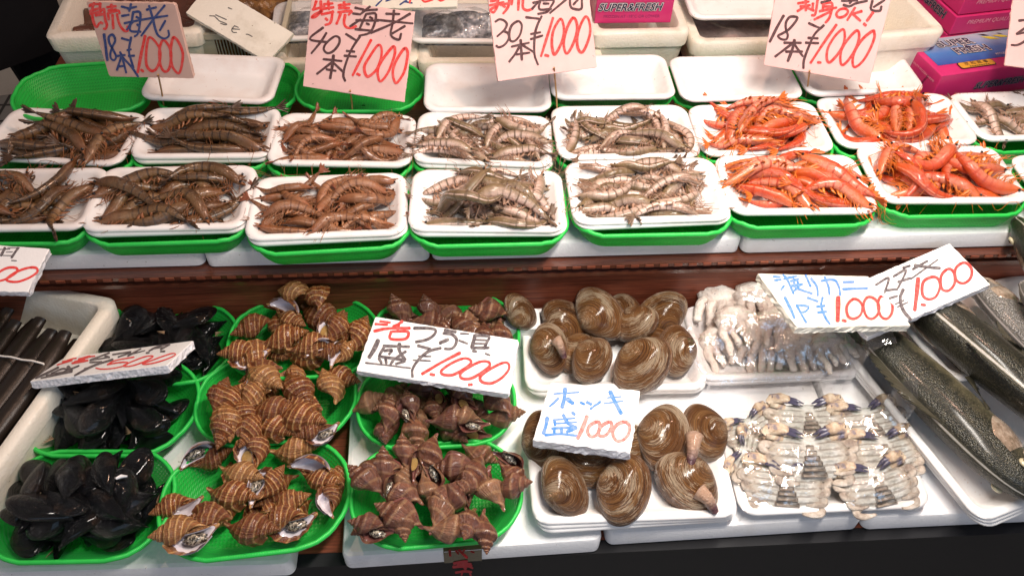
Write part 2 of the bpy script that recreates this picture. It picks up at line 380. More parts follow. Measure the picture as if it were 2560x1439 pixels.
for row, nm, tg in ((rowB, nB, 'B'), (rowF, nF, 'F')):
    for i, Q in enumerate(row):
        c, rz, wd, dp = quad_pose(Q, ZR)
        s = min(1.06, max(.97, wd/.235)) if 0 < i < 7 else 1.0
        tl = (R(random.uniform(-1, 1.2)), R(random.uniform(-.8, .8)))
        basket(c[0]+random.uniform(-.002, .004), c[1]-.007, U+.001, rz+R(random.uniform(-2, 2)), 'green basket under the '+nm[i], GB, True, s, stampit=False)
        tray(c, rz, ZR, 'white foam tray of '+nm[i], GT, False, tl, s, extra=1 if (tg, i) in (('F', 1), ('F', 2), ('F', 3), ('F', 4), ('B', 1), ('B', 3)) else 0)
        POSE[tg+str(i)] = (c, rz, s)
nE = ['behind the straight dark striped prawns', 'in the basket right of the 40 sign', 'between the 30 sign and the foam box', 'in front of the open foam box', 'behind the red prawns, next to the pink box']
for i, Q in enumerate(rowE):
    c, rz, wd, dp = quad_pose(Q, ZR)
    tray(c, rz, ZR+.011, 'empty white foam tray '+nE[i], 'empty foam trays along the back', False, (R(4 if i == 1 else 1), 0), min(1.05, max(.95, wd/.235)), stampit=False)
    if i: basket(c[0]+(.006 if i == 1 else 0), c[1]+(.03 if i == 1 else .014), U+.001, rz, 'green basket under the empty tray '+nE[i], 'green baskets along the back', True, .97, False)
basket(-.656, 1.285, U+.001, R(8), 'empty green mesh basket in the dark left back corner', 'green baskets along the back', False, 1.0, False)
basket(-.408, 1.295, U+.003, R(-2), 'green mesh basket holding the leftmost empty foam tray', 'green baskets along the back', True, 1.0, False)
basket(-.174, 1.283, U+.001, R(-2), 'empty green mesh basket behind the small brown prawns', 'green baskets along the back', False, .95, False)
GL = 'green baskets of shellfish on the lower slabs'
for k, (x, y, rz, lb) in {'M0': (-.53, .572, -2, 'black mussels nearest the front'), 'M1': (-.528, .728, -3, 'black mussels under the 500 board'), 'M2': (-.482, .848, -5, 'black mussels against the wooden step'),
                          'W0': (-.295, .572, 4, 'ribbed whelks nearest the front'), 'W1': (-.286, .733, 2, 'ribbed whelks in the middle of their column'), 'W2': (-.258, .848, 0, 'ribbed whelks against the wooden step'),
                          'T0': (-.045, .567, 2, 'brown smooth whelks nearest the front'), 'T1': (-.045, .715, 1, 'brown smooth whelks in front of the white board'), 'T2': (-.03, .848, 0, 'brown smooth whelks behind the white board')}.items():
    basket(x, y, .001+(.004 if k[1] != '0' else 0), R(rz), 'green mesh basket of '+lb, GL, False, {'M0': 1.02, 'M1': 1.04, 'W0': 1.06}.get(k, .98))
    POSE[k] = (np.array([x, y]), R(rz), 1.0)
GK = 'large foam trays on the lower slabs'
for k, Q, z, lb, ex in (('H1', [(1300, 760), (1725, 770), (1775, 965), (1310, 985)], .034, 'brown clams at the back with clams heaped high', 1), ('H2', [(1300, 1045), (1790, 1050), (1845, 1265), (1345, 1310)], .042, 'brown clams in front under the blue lettered board', 2),
                        ('C1', [(1795, 1040), (2215, 1020), (2350, 1265), (1850, 1285)], .028, 'film wrapped whole crabs in front', 0), ('C2', [(1735, 775), (2060, 765), (2140, 920), (1765, 935)], .035, 'bagged crab pieces under the crab board', 1)):
    c, rz, wd, dp = quad_pose(Q, z); tray(c, rz, z, 'white foam tray of '+lb, GK, True, (0, 0), {'C2': .92, 'C1': .97}.get(k, 1.0), ex); POSE[k] = (c, rz, 1.0)
# the long fish trays
fish_l = tray_mesh('tray', .12, .19, .03); fish_s = tray_mesh('tray', .09, .17, .03)
def long_tray(me, hw, hd, x, y, rz, z, lb, grp='long foam trays of the fish'):
    o = link('foam_tray', me); o.location = (x, y, z); o.rotation_euler = (0, 0, R(rz)); tag(o, lb, 'tray', grp); return o
for k, lb in enumerate(('long white foam tray under the sea bass in front', 'empty long tray stacked under the front sea bass tray', 'lowest of the three long trays under the front sea bass')):
    long_tray(fish_l, .12, .19, .766+.002*k, .70-.0012*k, 17+.5*k, .002+.0075*(2-k), lb)
stamp_dish(.766, .70, R(17), .12, .19, .026, .017, .03, .026, .005)
tray((.865, .812), R(14), .074, 'white foam tray under the sea bass with its head hidden', GK, True, (R(-3), 0), 1.0); 
long_tray(fish_s, .09, .17, .985, .865, 32, .03, 'narrow foam tray of silvery fish at the right edge'); stamp_dish(.985, .865, R(32), .09, .17, .026, .03, .03, .026, .005)
# left polystyrene box with its near right wall
def foam_bin(name, hw, hd, h, wall=.018, mat=foam_box, lip=.004):
    V, F, S = loft([(hw-.012, hd-.012, .02, 0), (hw-.006, hd-.006, .02, h-.034), (hw-.006+lip, hd-.006+lip, .02, h-.032), (hw, hd, .02, h-.005), (hw-.004, hd-.004, .018, h), (hw-wall, hd-wall, .014, h), (hw-wall-.003, hd-wall-.003, .014, h-.004), (hw-wall-.014, hd-wall-.014, .012, .022), (hw-wall-.02, hd-wall-.02, .01, .02)], 6)
    V += np.c_[jitter_noise(V, .0008, 40, 1), jitter_noise(V, .0008, 40, 2), jitter_noise(V, .0008, 40, 4)]
    return mesh(name, V, F, mat, sharp=50)
# ------------------------------------------------------------------ lettering and sign boards
def spline(P, m=5):
    P = np.asarray(P, float)
    if len(P) < 3:
        t = np.linspace(0, 1, 5)[:, None]; return P[0]*(1-t)+P[-1]*t
    closed = np.linalg.norm(P[0]-P[-1]) < 1e-6
    E = np.r_[P[-2:-1] if closed else 2*P[:1]-P[1:2], P, P[1:2] if closed else 2*P[-1:]-P[-2:-1]]
    o = []
    for i in range(1, len(E)-2):
        for t in np.linspace(0, 1, m, endpoint=False):
            a, b, c, d = E[i-1:i+3]
            o.append(.5*((2*b)+(c-a)*t+(2*a-5*b+4*c-d)*t*t+(3*b-a-3*c+d)*t**3))
    o.append(E[-2]); return np.array(o)
SID = [0]
def strokes(name, L, sc, off, wd, n, c, m, parent, lift=.0004, soft=5):
    b = MB(); rs = np.random.default_rng(len(L)*7+int(off[0]))
    for q in L:
        ww = wd
        if isinstance(q, tuple): q, ww = q
        SID[0] += 1
        P = spline(q, soft); k = len(P)
        T = np.gradient(P, axis=0); T /= np.linalg.norm(T, axis=1)[:, None]+1e-9; N = np.c_[-T[:, 1], T[:, 0]]
        u = np.linspace(0, 1, k); hw = ww/2*(1+.09*np.sin(u*7+rs.uniform(0, 6))-.12*u+.06)
        A = P+N*hw[:, None]; B = P-N*hw[:, None]
        th = np.linspace(0, math.pi, 6)[1:-1]
        cs = [P[0]-T[0]*math.sin(a)*hw[0]*.7+N[0]*math.cos(a)*hw[0] for a in th]           # rounded ends
        ce = [P[-1]+T[-1]*math.sin(a)*hw[-1]*.7-N[-1]*math.cos(a)*hw[-1] for a in th]
        pix = np.r_[A, B, cs, ce]/sc+np.asarray(off)
        V = np.array([onplane(p, n, c+n*(lift+.00001*(SID[0] % 40))) for p in pix])
        F = [(i, i+1, k+i+1, k+i) for i in range(k-1)]
        F.append([0]+list(range(2*k, 2*k+4))+[k]); F.append([2*k-1]+list(range(2*k+4, 2*k+8))+[k-1])
        b.add(V, F)
    return b.build(name, m, parent, smooth=False)
def nrm(el, az): el, az = R(el), R(az); return np.array([math.cos(el)*math.cos(az), math.cos(el)*math.sin(az), math.sin(el)])
def board(Q, n, c, th, mface, medge, label, group='price boards', rough=.0006, round_=.0, stick=None, name='price_board', cat='price board'):
    P = np.array([onplane(p, n, c) for p in Q]); ctr = P.mean(0)
    rs = np.random.default_rng(int(abs(Q[0][0])))
    out = []
    for i in range(4):
        a, b, d = P[i-1], P[i], P[(i+1) % 4]
        e1 = (a-b)/np.linalg.norm(a-b); e2 = (d-b)/np.linalg.norm(d-b)
        if round_: out += [b+e1*round_*t+e2*round_*s for t, s in ((1, 0), (.55, .06), (.25, .25), (.06, .55), (0, 1))]
        else: out += [b+e1*.0012+e2*.0002, b+e2*.0012+e1*.0002]
        m = max(3, int(np.linalg.norm(d-b)/.006))
        out += [b+(d-b)*t for t in np.linspace(0, 1, m+1)[1:-1] if round_ < np.linalg.norm((d-b)*t) < np.linalg.norm(d-b)-max(round_, .002)]
    out = np.array(out); k = len(out); inward = ctr-out; inward /= np.linalg.norm(inward, axis=1)[:, None]
    J = lambda s: out+inward*rs.normal(0, rough*s, (k, 1))
    L = [out+inward*(.0008+rs.normal(0, rough*.25, (k, 1))), J(.8)-n*.0009, J(1.6)-n*th*.4, J(1.8)-n*th*.72+inward*.0004, J(1.6)-n*(th-.001)+inward*.001, out+inward*.003-n*th]
    V = np.concatenate(L); F = [tuple(range(k))]+[f[::-1] for f in gridF(len(L), k, cv=True)]+[tuple((len(L)-1)*k+j for j in range(k))[::-1]]
    mi = [0]+[0]*k+[1]*(k*(len(L)-2))+[1]
    # keep face winding outward
    if np.cross(out[2]-out[0], out[k//2]-out[0])@n < 0: F = [f[::-1] for f in F]
    o = obj(name, V, F, [mface, medge], smooth=False, mi=mi); tag(o, label, cat, group)
    if stick is not None:
        top, bot = stick; st = MB(); T = onplane(top, n, c-n*(th*.5)); B = at(bot, U+.03)
        d = T-B; st.add(*tube([B, B+d*.5+np.array([.0008, 0, 0]), T+d*.12], [.0013, .0015, .0015], 7)); st.build('stick', stick_m, o)
    return o
g = G('bamboo_skewer'); stick_m = g.p(base=g.mix(g.noise(g.obco(), 60, 3), (.42, .22, .08), (.6, .36, .15)), rough=.5)
GS_ = 'pink price boards on bamboo sticks'
# striped prawns, 18 for 1,000
n = nrm(12, -99); c = aty((380, 192), 1.205)
o = board([(214, 4), (437, 9), (485, 197), (273, 192)], n, c, .009, tan_sign, tan_sign, 'tan foam board with blue 18 and red 1,000 above the dark striped prawns', GS_, .0003, .005, ((397, 196), (410, 268)))
k = (6.6625, (200, 0))
strokes('red_lettering', [[(160,110),(190,80),(350,68)], [(165,190),(330,140)], [(235,50),(205,160),(215,330),(270,455),(320,390)], [(170,235),(320,200),(390,150)], [(330,55),(340,230)], [(260,262),(420,235)], [(400,150),(420,330),(448,420),(425,485),(395,480)], [(340,378),(375,395)],
  [(450,125),(600,108)], [(522,80),(530,180)], [(470,182),(600,160)], [(465,225),(480,330)], [(470,222),(630,180),(660,225)], [(540,250),(555,480)], [(615,240),(650,390),(725,505),(790,512),(788,440)],
  ([(1085,600),(1020,900),(962,1210)], 50), [(1020,1165),(1055,1195)], [(1140,640),(1100,900),(1110,1090),(1180,1180),(1260,1160),(1320,1040),(1340,900),(1310,780),(1220,660),(1140,640)], [(1370,680),(1320,860),(1340,1080),(1400,1190),(1470,1170),(1510,1050),(1510,850),(1440,710),(1370,680)], [(1545,640),(1510,850),(1530,1080),(1600,1200),(1660,1210),(1700,1050),(1710,880),(1650,720),(1590,640),(1545,640)]], *k, 44, n, c, ink_red, o)
strokes('blue_lettering', [[(690,112),(800,140)], [(695,270),(815,250)], [(740,390),(1100,320),(1460,265)], [(850,70),(820,190)], [(790,150),(940,115)], [(900,350),(830,420),(780,500)], [(885,210),(865,340),(835,510),(1010,532)], [(880,205),(1000,212),(995,400),(965,560),(910,610)], [(940,285),(985,312)], [(950,410),(985,440)],
  [(1110,165),(1270,125)], [(1150,100),(1180,200),(1215,320),(1250,470),(1300,590),(1400,645),(1480,600),(1470,510)], [(1410,95),(1240,300),(1020,600)], [(1420,350),(1330,510)],
  ([(400,575),(430,800),(455,1005)], 46), [(580,640),(540,580),(480,620),(490,720),(550,830),(600,940),(570,1005),(520,980),(505,900),(540,780),(580,700),(580,640)], [(625,935),(750,920)], [(665,870),(700,950),(770,1215)], [(690,940),(615,1170)], [(700,950),(860,1120),(970,1280)], [(660,1110),(740,1100)],
  [(695,640),(810,675)], [(850,625),(815,850),(850,1000),(890,1130)], [(785,840),(850,825)], [(810,935),(905,930)]], *k, 38, n, c, ink_blue, o)
# small prawns, 40 for 1,000
n = nrm(34, -103); c = aty((885, 236), 1.2)
o = board([(778, -3), (1037, 30), (1010, 256), (757, 216)], n, c, .006, pink_sign, pink_sign, 'pink foam board with dark 40 and red 1,000 above the small brown prawns', GS_, .0003, .002, ((876, 232), (881, 280)))
k = (5.328, (740, 0))
strokes('red_lettering', [[(270,20),(235,130)], [(225,130),(380,90)], [(330,20),(330,140),(270,220),(210,235),(250,195),(350,150)], [(370,60),(490,48)], [(430,15),(440,130)], [(360,120),(500,100)], [(340,195),(500,160)], [(490,150),(460,300),(390,335)], [(395,250),(420,270)],
  [(565,75),(720,58)], [(640,30),(650,110)], [(570,112),(710,108)], [(560,165),(735,150),(700,200)], [(600,170),(570,250),(540,320)], [(655,200),(640,310),(680,370),(760,370),(800,350)],
  ([(1000,535),(880,760),(755,1005)], 36), [(815,985),(850,1003)], [(1090,605),(960,790),(910,890),(925,990),(970,1020),(1070,930),(1130,780),(1140,650),(1090,605)], [(1290,625),(1150,800),(1090,930),(1100,1050),(1140,1080),(1230,960),(1300,780),(1320,680),(1290,625)], [(1440,650),(1340,800),(1290,950),(1310,1080),(1350,1100),(1440,960),(1485,760),(1480,670),(1440,650)]], *k, 36, n, c, ink_red, o)
strokes('dark_lettering', [[(790,105),(900,130)], [(760,182),(860,195)], [(720,355),(860,262)], [(985,90),(860,190)], [(890,142),(1080,130)], [(935,190),(850,380)], [(940,188),(1065,195),(1000,420),(840,480)], [(800,272),(1100,278)], [(790,390),(1010,412)], [(985,230),(1020,250)], [(940,315),(975,330)],
  [(1200,185),(1380,190)], [(1305,140),(1290,300),(1265,470),(1370,530),(1400,450)], [(1520,185),(1300,310),(1000,440)], [(1060,265),(1300,290),(1555,315)], [(1450,350),(1280,450)],
  [(360,370),(185,522),(420,565)], [(405,440),(330,560),(205,712)], [(500,495),(400,580),(370,660),(420,710),(500,680),(570,590),(580,520),(550,488),(500,495)], [(365,790),(610,815)], ([(500,740),(480,900),(455,1045)], 40), [(480,830),(280,985)], [(500,840),(640,970)], [(405,925),(530,945)],
  [(665,455),(800,540)], [(850,490),(740,660),(660,860),(630,1000),(655,1080)], [(675,680),(780,690)], [(645,745),(800,755)]], *k, 32, n, c, ink_dark, o)
# grey prawns, 30 for 1,000
n = nrm(32, -70); c = aty((1380, 186), 1.19)
o = board([(1216, -40), (1468, -60), (1493, 169), (1245, 204)], n, c, .006, pink_sign, pink_sign, 'pink foam board with dark 30 and red 1,000 over the empty trays', GS_, .0003, .002, ((1386, 182), (1393, 284)))
k = (6.66, (1210, 0))
strokes('red_lettering', [[(110,20),(240,5)], [(100,92),(330,40)], [(230,5),(220,110),(160,210),(110,165),(200,110)], [(270,80),(420,60)], [(425,-20),(400,120),(320,230)], [(310,90),(350,120)], [(470,-30),(460,80)], [(580,-30),(570,170)], [(650,-30),(650,130),(720,175),(800,155)], [(120,-60),(400,-100)], [(240,-120),(235,10)], [(500,-70),(680,-90)],
  ([(1150,300),(1050,620),(950,940)], 44), [(1020,920),(1075,935)], [(1270,320),(1160,500),(1130,700),(1150,870),(1190,900),(1280,740),(1330,560),(1320,400),(1270,320)], [(1480,300),(1380,480),(1330,700),(1350,860),(1400,880),(1490,720),(1550,520),(1540,370),(1480,300)], [(1690,280),(1600,440),(1550,640),(1570,820),(1640,870),(1720,720),(1770,530),(1750,350),(1690,280)]], *k, 46, n, c, ink_red, o)
strokes('dark_lettering', [[(820,50),(940,20)], [(800,152),(900,40)], [(965,-60),(920,150),(1120,152)], [(980,5),(1160,5),(1110,120),(1050,200),(900,235)], [(990,62),(1080,62)], [(1420,-70),(1360,0),(1100,220)], [(1430,-80),(1440,100),(1500,150),(1620,150),(1630,0)], [(1560,0),(1490,80)], [(1200,-60),(1700,-40)],
  [(190,365),(260,325),(340,350),(380,410),(340,500),(220,610)], [(330,520),(400,560),(410,650),(340,750),(250,790),(205,765)], [(550,360),(460,430),(420,560),(440,680),(520,680),(600,580),(630,440),(600,370),(550,360)], [(460,780),(750,715)], ([(610,670),(620,830),(630,1000)], 46), [(590,780),(520,900),(420,1030)], [(650,760),(830,870)], [(540,910),(760,880)],
  [(700,290),(910,315)], [(960,275),(890,420),(845,600),(840,900),(900,1080)], [(780,570),(940,540)], [(780,655),(975,595)]], *k, 40, n, c, ink_dark, o)
# red prawns, 18 for 1,000
n = nrm(22, -106); c = aty((2030, 185), 1.21)
o = board([(1944, -45), (2237, -35), (2173, 209), (1909, 163)], n, c, .006, pink_sign, pink_sign, 'pink foam board with dark 18, OK! and red 1,000 behind the red prawns', GS_, .0003, .002, ((2023, 184), (2014, 244)))
k = (6.663, (1890, 0))
strokes('red_lettering', [[(700,60),(880,30)], [(830,-20),(830,180)], [(740,112),(900,90)], [(820,110),(690,190)], [(830,120),(960,180)], [(950,60),(940,160)], [(1030,-20),(990,230),(930,260)], [(1150,25),(1090,60)], [(1130,50),(1110,170)], [(1120,60),(1270,60),(1230,280),(1160,380)], [(1130,112),(1250,112)], [(1060,190),(1340,130)], [(1230,200),(970,330)],
  [(1500,150),(1400,160),(1340,230),(1370,290),(1460,280),(1530,210),(1500,150)], [(1650,130),(1520,340)], [(1760,190),(1600,240)], [(1620,242),(1740,350)], ([(1950,210),(1850,350)], 50), ([(1800,400),(1830,425)], 48),
  ([(1340,415),(1120,730),(910,1050)], 46), [(1030,1040),(1080,1045)], [(1450,490),(1320,600),(1200,800),(1180,980),(1230,1040),(1350,920),(1450,760),(1480,600),(1450,490)], [(1680,510),(1530,660),(1420,850),(1410,1040),(1460,1080),(1580,950),(1680,770),(1720,600),(1680,510)], [(1940,520),(1770,660),(1640,870),(1610,1040),(1650,1120),(1780,1020),(1900,820),(1970,640),(1970,540),(1940,520)]], *k, 44, n, c, ink_red, o)
strokes('dark_lettering', [[(1430,15),(1690,8)], [(1090,45),(1240,5)], [(1460,85),(1560,108),(1660,60),(1850,15)], [(1940,15),(1920,160),(2060,182),(2090,110)], [(2140,5),(1960,122)], [(1700,-90),(1560,60)], [(1500,-100),(1900,-140)],
  ([(460,265),(350,460),(230,700)], 48), [(640,280),(560,290),(500,380),(500,500),(530,590),(500,660),(410,650),(370,600),(440,560),(540,500),(640,390),(690,300),(640,280)], [(470,715),(750,717)], ([(640,670),(600,840),(530,1020)], 50), [(590,740),(320,945)], [(640,740),(780,940)], [(500,862),(770,862)],
  [(880,390),(1060,470)], [(1130,425),(980,570),(880,780),(800,1000),(790,1140)], [(870,635),(1030,642)], [(830,715),(1040,722)]], *k, 42, n, c, ink_dark, o)
n = nrm(40, -98); c = aty((2600, 180), 1.18)
o = board([(2540, -50), (2790, -20), (2765, 195), (2512, 164)], n, c, .006, pink_sign, pink_sign, 'pink foam board cut by the right edge over the pink box', GS_, .0003, .002, ((2640, 180), (2645, 260)))
strokes('dark_lettering', [[(1885,300),(2000,292),(2040,350),(1850,490)], [(1850,490),(2000,470),(2030,520),(1960,600),(1860,650),(1775,650)]], 5.756, (2220, 0), 34, n, c, ink_dark, o)

GW = 'white price boards on the lower slabs'
# brown whelks board
n = nrm(87, -110); c = at((1095, 890), .14)
o = board([(938, 791), (1297, 849), (1273, 985), (891, 926)], n, c, .013, foam_board, foam_cut, 'big white foam board with red 1,000 lying across the brown smooth whelks', GW)
k = (5.818, (880, 780))
strokes('red_lettering', [([(410,130),(555,150)], 34), ([(340,170),(515,182)], 34), [(325,275),(520,235),(840,230)], [(730,135),(660,180),(600,205)], [(680,180),(660,280)], [(570,280),(560,385),(780,385),(810,282),(590,280)], ([(1570,590),(1300,730),(1020,895)], 44), [(1140,900),(1200,910)],
  [(1600,675),(1430,750),(1300,850),(1330,905),(1460,910),(1620,830),(1730,740),(1700,680),(1600,675)], [(1860,720),(1700,800),(1580,890),(1600,960),(1730,960),(1880,880),(2000,780),(1980,720),(1860,720)], [(2180,740),(2000,830),(1870,930),(1890,1010),(2030,1030),(2180,950),(2280,830),(2270,740),(2180,740)], [(1700,1050),(1745,1050)]], *k, 42, n, c, ink_red, o)
strokes('black_lettering', [[(905,230),(1150,235),(1220,270),(1180,340),(1080,400),(930,430)], [(1350,260),(1510,285)], [(1330,305),(1450,320),(1520,390),(1500,480),(1440,530),(1350,530)], ([(1280,445),(1400,395)], 50), ([(1560,410),(1680,455)], 30), ([(1580,310),(1700,312)], 24), ([(1790,340),(1765,430),(1745,515)], 55), [(1740,515),(1990,515)], [(1790,335),(1990,350),(1960,440),(1920,530)], ([(1790,400),(1960,405)], 28), ([(1770,455),(1950,457)], 28), ([(1760,560),(1810,570)], 40), ([(1940,600),(2005,625)], 30),
  ([(380,410),(320,540),(250,655)], 66), [(460,490),(830,500)], [(470,500),(400,620)], ([(690,460),(690,560),(770,690)], 52), [(470,560),(580,550),(540,610)], [(780,570),(620,680)], [(390,640),(760,700),(640,750)], [(390,670),(430,735)], [(490,680),(500,740)], [(610,680),(560,760)], ([(200,735),(520,770),(850,812)], 24),
  [(960,485),(1140,535)], [(1290,520),(1110,570),(960,700),(880,830),(880,940)], ([(965,635),(1150,642)], 24), ([(890,695),(1140,706)], 24)], *k, 42, n, c, ink_black, o)
# clams board
n = nrm(92, -80); c = at((1470, 1040), .115)
o = board([(1376, 955), (1601, 976), (1576, 1131), (1332, 1099)], n, c, .02, foam_board, foam_cut, 'white foam board with blue lettering and pale red 1000 on the front clams', GW, .0006)
k = (6.54, (1310, 940))
strokes('blue_lettering', [([(490,285),(900,260)], 26), ([(672,205),(660,350),(625,500)], 66), ([(560,360),(490,430),(420,490)], 42), ([(710,370),(800,440)], 70), ([(920,425),(990,455)], 44), ([(1030,420),(1100,455)], 50), ([(1250,415),(1170,470),(1090,530)], 40), ([(1365,350),(1590,330)], 26), ([(1310,442),(1620,402)], 26), ([(1410,250),(1480,400),(1590,605)], 66),
  ([(380,680),(360,800),(320,930)], 62), ([(480,712),(830,682)], 28), ([(500,710),(510,800)], 50), ([(640,630),(720,760),(850,835)], 56), ([(790,585),(830,625)], 50), ([(540,770),(860,747)], 28), ([(460,850),(860,830)], 40), ([(490,840),(500,930)], 48), ([(610,850),(615,930)], 52), ([(860,840),(780,880),(700,900)], 50), ([(740,850),(700,920)], 40), ([(350,958),(600,940),(880,970)], 40)], *k, 50, n, c, ink_sky, o)
strokes('red_lettering', [([(1030,655),(960,840),(880,1015)], 70), [(1180,745),(1080,800),(1040,900),(1090,980),(1180,960),(1240,860),(1230,760),(1180,745)], [(1380,745),(1260,820),(1215,920),(1260,980),(1350,950),(1420,850),(1430,765),(1380,745)], [(1620,745),(1510,800),(1450,920),(1500,1040),(1600,1050),(1700,960),(1730,830),(1690,760),(1620,745)]], *k, 58, n, c, ink_pale, o)
# crab board and sea bass board
n9 = nrm(83, -152); c9 = at((2270, 730), .165)
o9 = board([(2067, 739), (2374, 608), (2477, 711), (2170, 842)], n9, c9, .013, foam_board, foam_cut, 'white foam board with red 1.000 slanting over the sea bass', GW)
n8 = nrm(105, -150); c8 = at((2085, 750), .185)
o8 = board([(1895, 683), (2171, 690), (2278, 813), (1994, 818)], n8, c8, .013, foam_old, foam_old, 'stained white foam board with blue lettering above the bagged crab pieces', GW, .0006)
k = (4.129, (1880, 600))
strokes('blue_lettering', [[(220,375),(290,380)], [(235,415),(300,405)], [(330,470),(300,510)], [(320,360),(370,400)], [(330,400),(460,370)], [(360,400),(390,460),(430,550)], [(400,422),(480,402)], [(430,400),(440,480)], [(470,420),(480,470)], [(400,472),(520,455)], [(510,450),(440,520)], [(450,490),(530,520),(620,550)], [(555,365),(605,475)], [(610,395),(670,480),(680,570)], [(715,420),(850,410),(900,490),(910,570)], [(750,380),(790,480),(800,560)], [(945,432),(1050,430)], [(940,505),(1190,495)],
  ([(340,590),(390,690),(440,800)], 32), [(460,668),(510,760),(560,850)], [(460,670),(580,682),(560,730),(510,745)], [(575,595),(680,630)], [(730,590),(715,680),(760,800),(805,865)], [(670,685),(750,676)], [(680,745),(770,735)]], *k, 24, n8, c8, ink_sky, o8)
strokes('red_lettering', [([(890,590),(888,710),(885,830)], 46), [(935,825),(970,835)], [(1040,610),(980,680),(990,780),(1050,810),(1120,770),(1140,680),(1100,620),(1040,610)], [(1190,590),(1150,670),(1180,780),(1240,810),(1300,760),(1310,670),(1260,600),(1190,590)], [(1330,580),(1300,670),(1330,780),(1390,810),(1440,760),(1450,670),(1410,600),(1330,580)]], *k, 27, n8, c8, ink_red, o8)
strokes('black_lettering', [[(1280,460),(1410,390),(1370,540)], [(1370,520),(1500,505)], [(1460,375),(1590,310),(1510,490)], [(1510,430),(1640,390)], [(1560,285),(1630,265)], [(1660,300),(1810,215)], ([(1640,400),(1780,300),(1920,200)], 18), ([(1680,260),(1800,275),(1940,290)], 30), [(1420,600),(1500,575)], ([(1560,510),(1530,600),(1560,720),(1640,820)], 36), ([(1480,660),(1570,620)], 18), ([(1500,690),(1610,640)], 18)], *k, 26, n9, c9, ink_black, o9)
strokes('red_lettering', [([(1715,395),(1700,560),(1680,720)], 44), [(1750,665),(1790,670)], [(1860,380),(1770,430),(1760,560),(1820,610),(1900,580),(1940,480),(1920,400),(1860,380)], [(2000,310),(1950,380),(1960,500),(2030,520),(2090,450),(2090,350),(2050,300),(2000,310)], [(2160,240),(2100,300),(2110,410),(2180,445),(2250,400),(2270,310),(2220,240),(2160,240)]], *k, 30, n9, c9, ink_red, o9)
# mussels board
n = nrm(119, -68); c = at((285, 902), .135)
o = board([(161, 893), (483, 851), (418, 912), (74, 953)], n, c, .013, foam_board, foam_cut, 'white foam board with red 500 tipped back on the black mussels', GW)
k = (5.818, (60, 840))
strokes('red_lettering', [([(630,332),(760,316)], 22), ([(560,367),(700,342)], 22), [(480,415),(700,350)], ([(700,390),(930,350)], 30), ([(800,335),(960,290)], 34), ([(740,375),(880,330)], 36), ([(900,302),(1030,286)], 20), [(1600,300),(1330,350),(1210,410)], [(1210,410),(1380,380),(1510,380),(1460,425),(1290,465),(1130,475),(1045,460)], [(1760,295),(1560,370),(1440,430),(1560,430),(1740,370),(1880,290),(1760,295)], [(2140,250),(1880,340),(1720,400),(1850,395),(2050,340),(2200,270),(2140,250)]], *k, 18, n, c, ink_red, o)
strokes('black_lettering', [[(1240,240),(960,345)], ([(960,345),(1210,310)], 18), ([(1180,290),(1240,305)], 34), [(1290,265),(1560,225),(1370,300)], [(1510,285),(1700,180)], ([(1560,260),(1760,205)], 14), [(1820,210),(1940,150),(2120,110)], [(1990,190),(2120,115)], ([(1880,180),(2060,150)], 14), [(1780,240),(1820,235)], [(1990,220),(2050,215)],
  ([(500,450),(340,530),(170,605)], 32), [(400,540),(560,470),(640,490)], [(540,530),(800,425)], ([(640,445),(690,500)], 50), ([(330,575),(520,530),(700,500)], 30), ([(250,605),(700,515)], 18), [(420,560),(480,550)], [(960,375),(1130,370)], ([(1290,335),(1000,430),(740,565)], 30), ([(880,470),(990,440)], 22)], *k, 24, n, c, ink_black, o)
# board at the left edge
n = nrm(78, -70); c = aty((123, 621), .885)
o = board([(-140, 604), (123, 621), (68, 730), (-200, 724)], n, c, .014, foam_board, foam_cut, 'white foam board at the left edge above the razor clams', GW)
k = (7.99, (0, 600))
strokes('red_lettering', [[(-100,700),(60,590),(200,545),(330,560),(330,640),(150,760),(0,810),(-80,790)], [(620,545),(730,560),(740,640),(600,740),(400,820),(230,830),(130,780),(300,650),(480,575),(620,545)]], *k, 48, n, c, ink_red, o)
strokes('black_lettering', [([(100,160),(60,230),(20,305)], 55), ([(0,185),(200,180)], 18), ([(360,160),(290,260),(230,350)], 48), ([(120,240),(260,235)], 16), ([(60,305),(270,310)], 18), ([(150,155),(390,152)], 14), ([(230,405),(330,410)], 22)], *k, 30, n, c, ink_black, o)

# ------------------------------------------------------------------ boxes along the back
def box_at(hw, hd, h, x, y, z, rz, label, group='polystyrene boxes along the back', m=foam_box):
    o = link('foam_box', foam_bin('foam_box', hw, hd, h, mat=m)); o.location = (x, y, z); o.rotation_euler = (0, 0, rz); tag(o, label, 'foam box', group); return o
clear_film = None
def m_film(name, tint=(1, 1, 1), wr=.9, sc=60, refl=.0):
    g = G(name); c = g.obco()
    nz = g.noise(g.map(c, (1, 1.6, 1)), sc, 3, .5, 1.0); n2 = g.noise(c, sc*3.2, 3, .6, .6)
    b = g.bump(g.math('ADD', nz, g.math('MULTIPLY', n2, .35)), wr, .006)
    gl = g.n('ShaderNodeBsdfGlossy', {'Roughness': .09, 'Color': (1, 1, 1, 1), 'Normal': b}).outputs[0]
    tp = g.n('ShaderNodeBsdfTransparent', {'Color': (*tint, 1)}).outputs[0]
    fr = g.n('ShaderNodeFresnel', {'IOR': 1.45, 'Normal': b}).outputs[0]
    f = g.math('MINIMUM', g.math('ADD', g.math('MULTIPLY', fr, 1.3), .03+refl), .24)
    g.t.links.new(g.n('ShaderNodeMixShader', {0: f, 1: tp, 2: gl}).outputs[0], g.out.inputs[0]); return g.m
film_m = m_film('cling_film', (1, 1, 1), .4, 26, .06); bag_m = m_film('plastic_bag', (.985, .97, .975), .7, 26, .12)
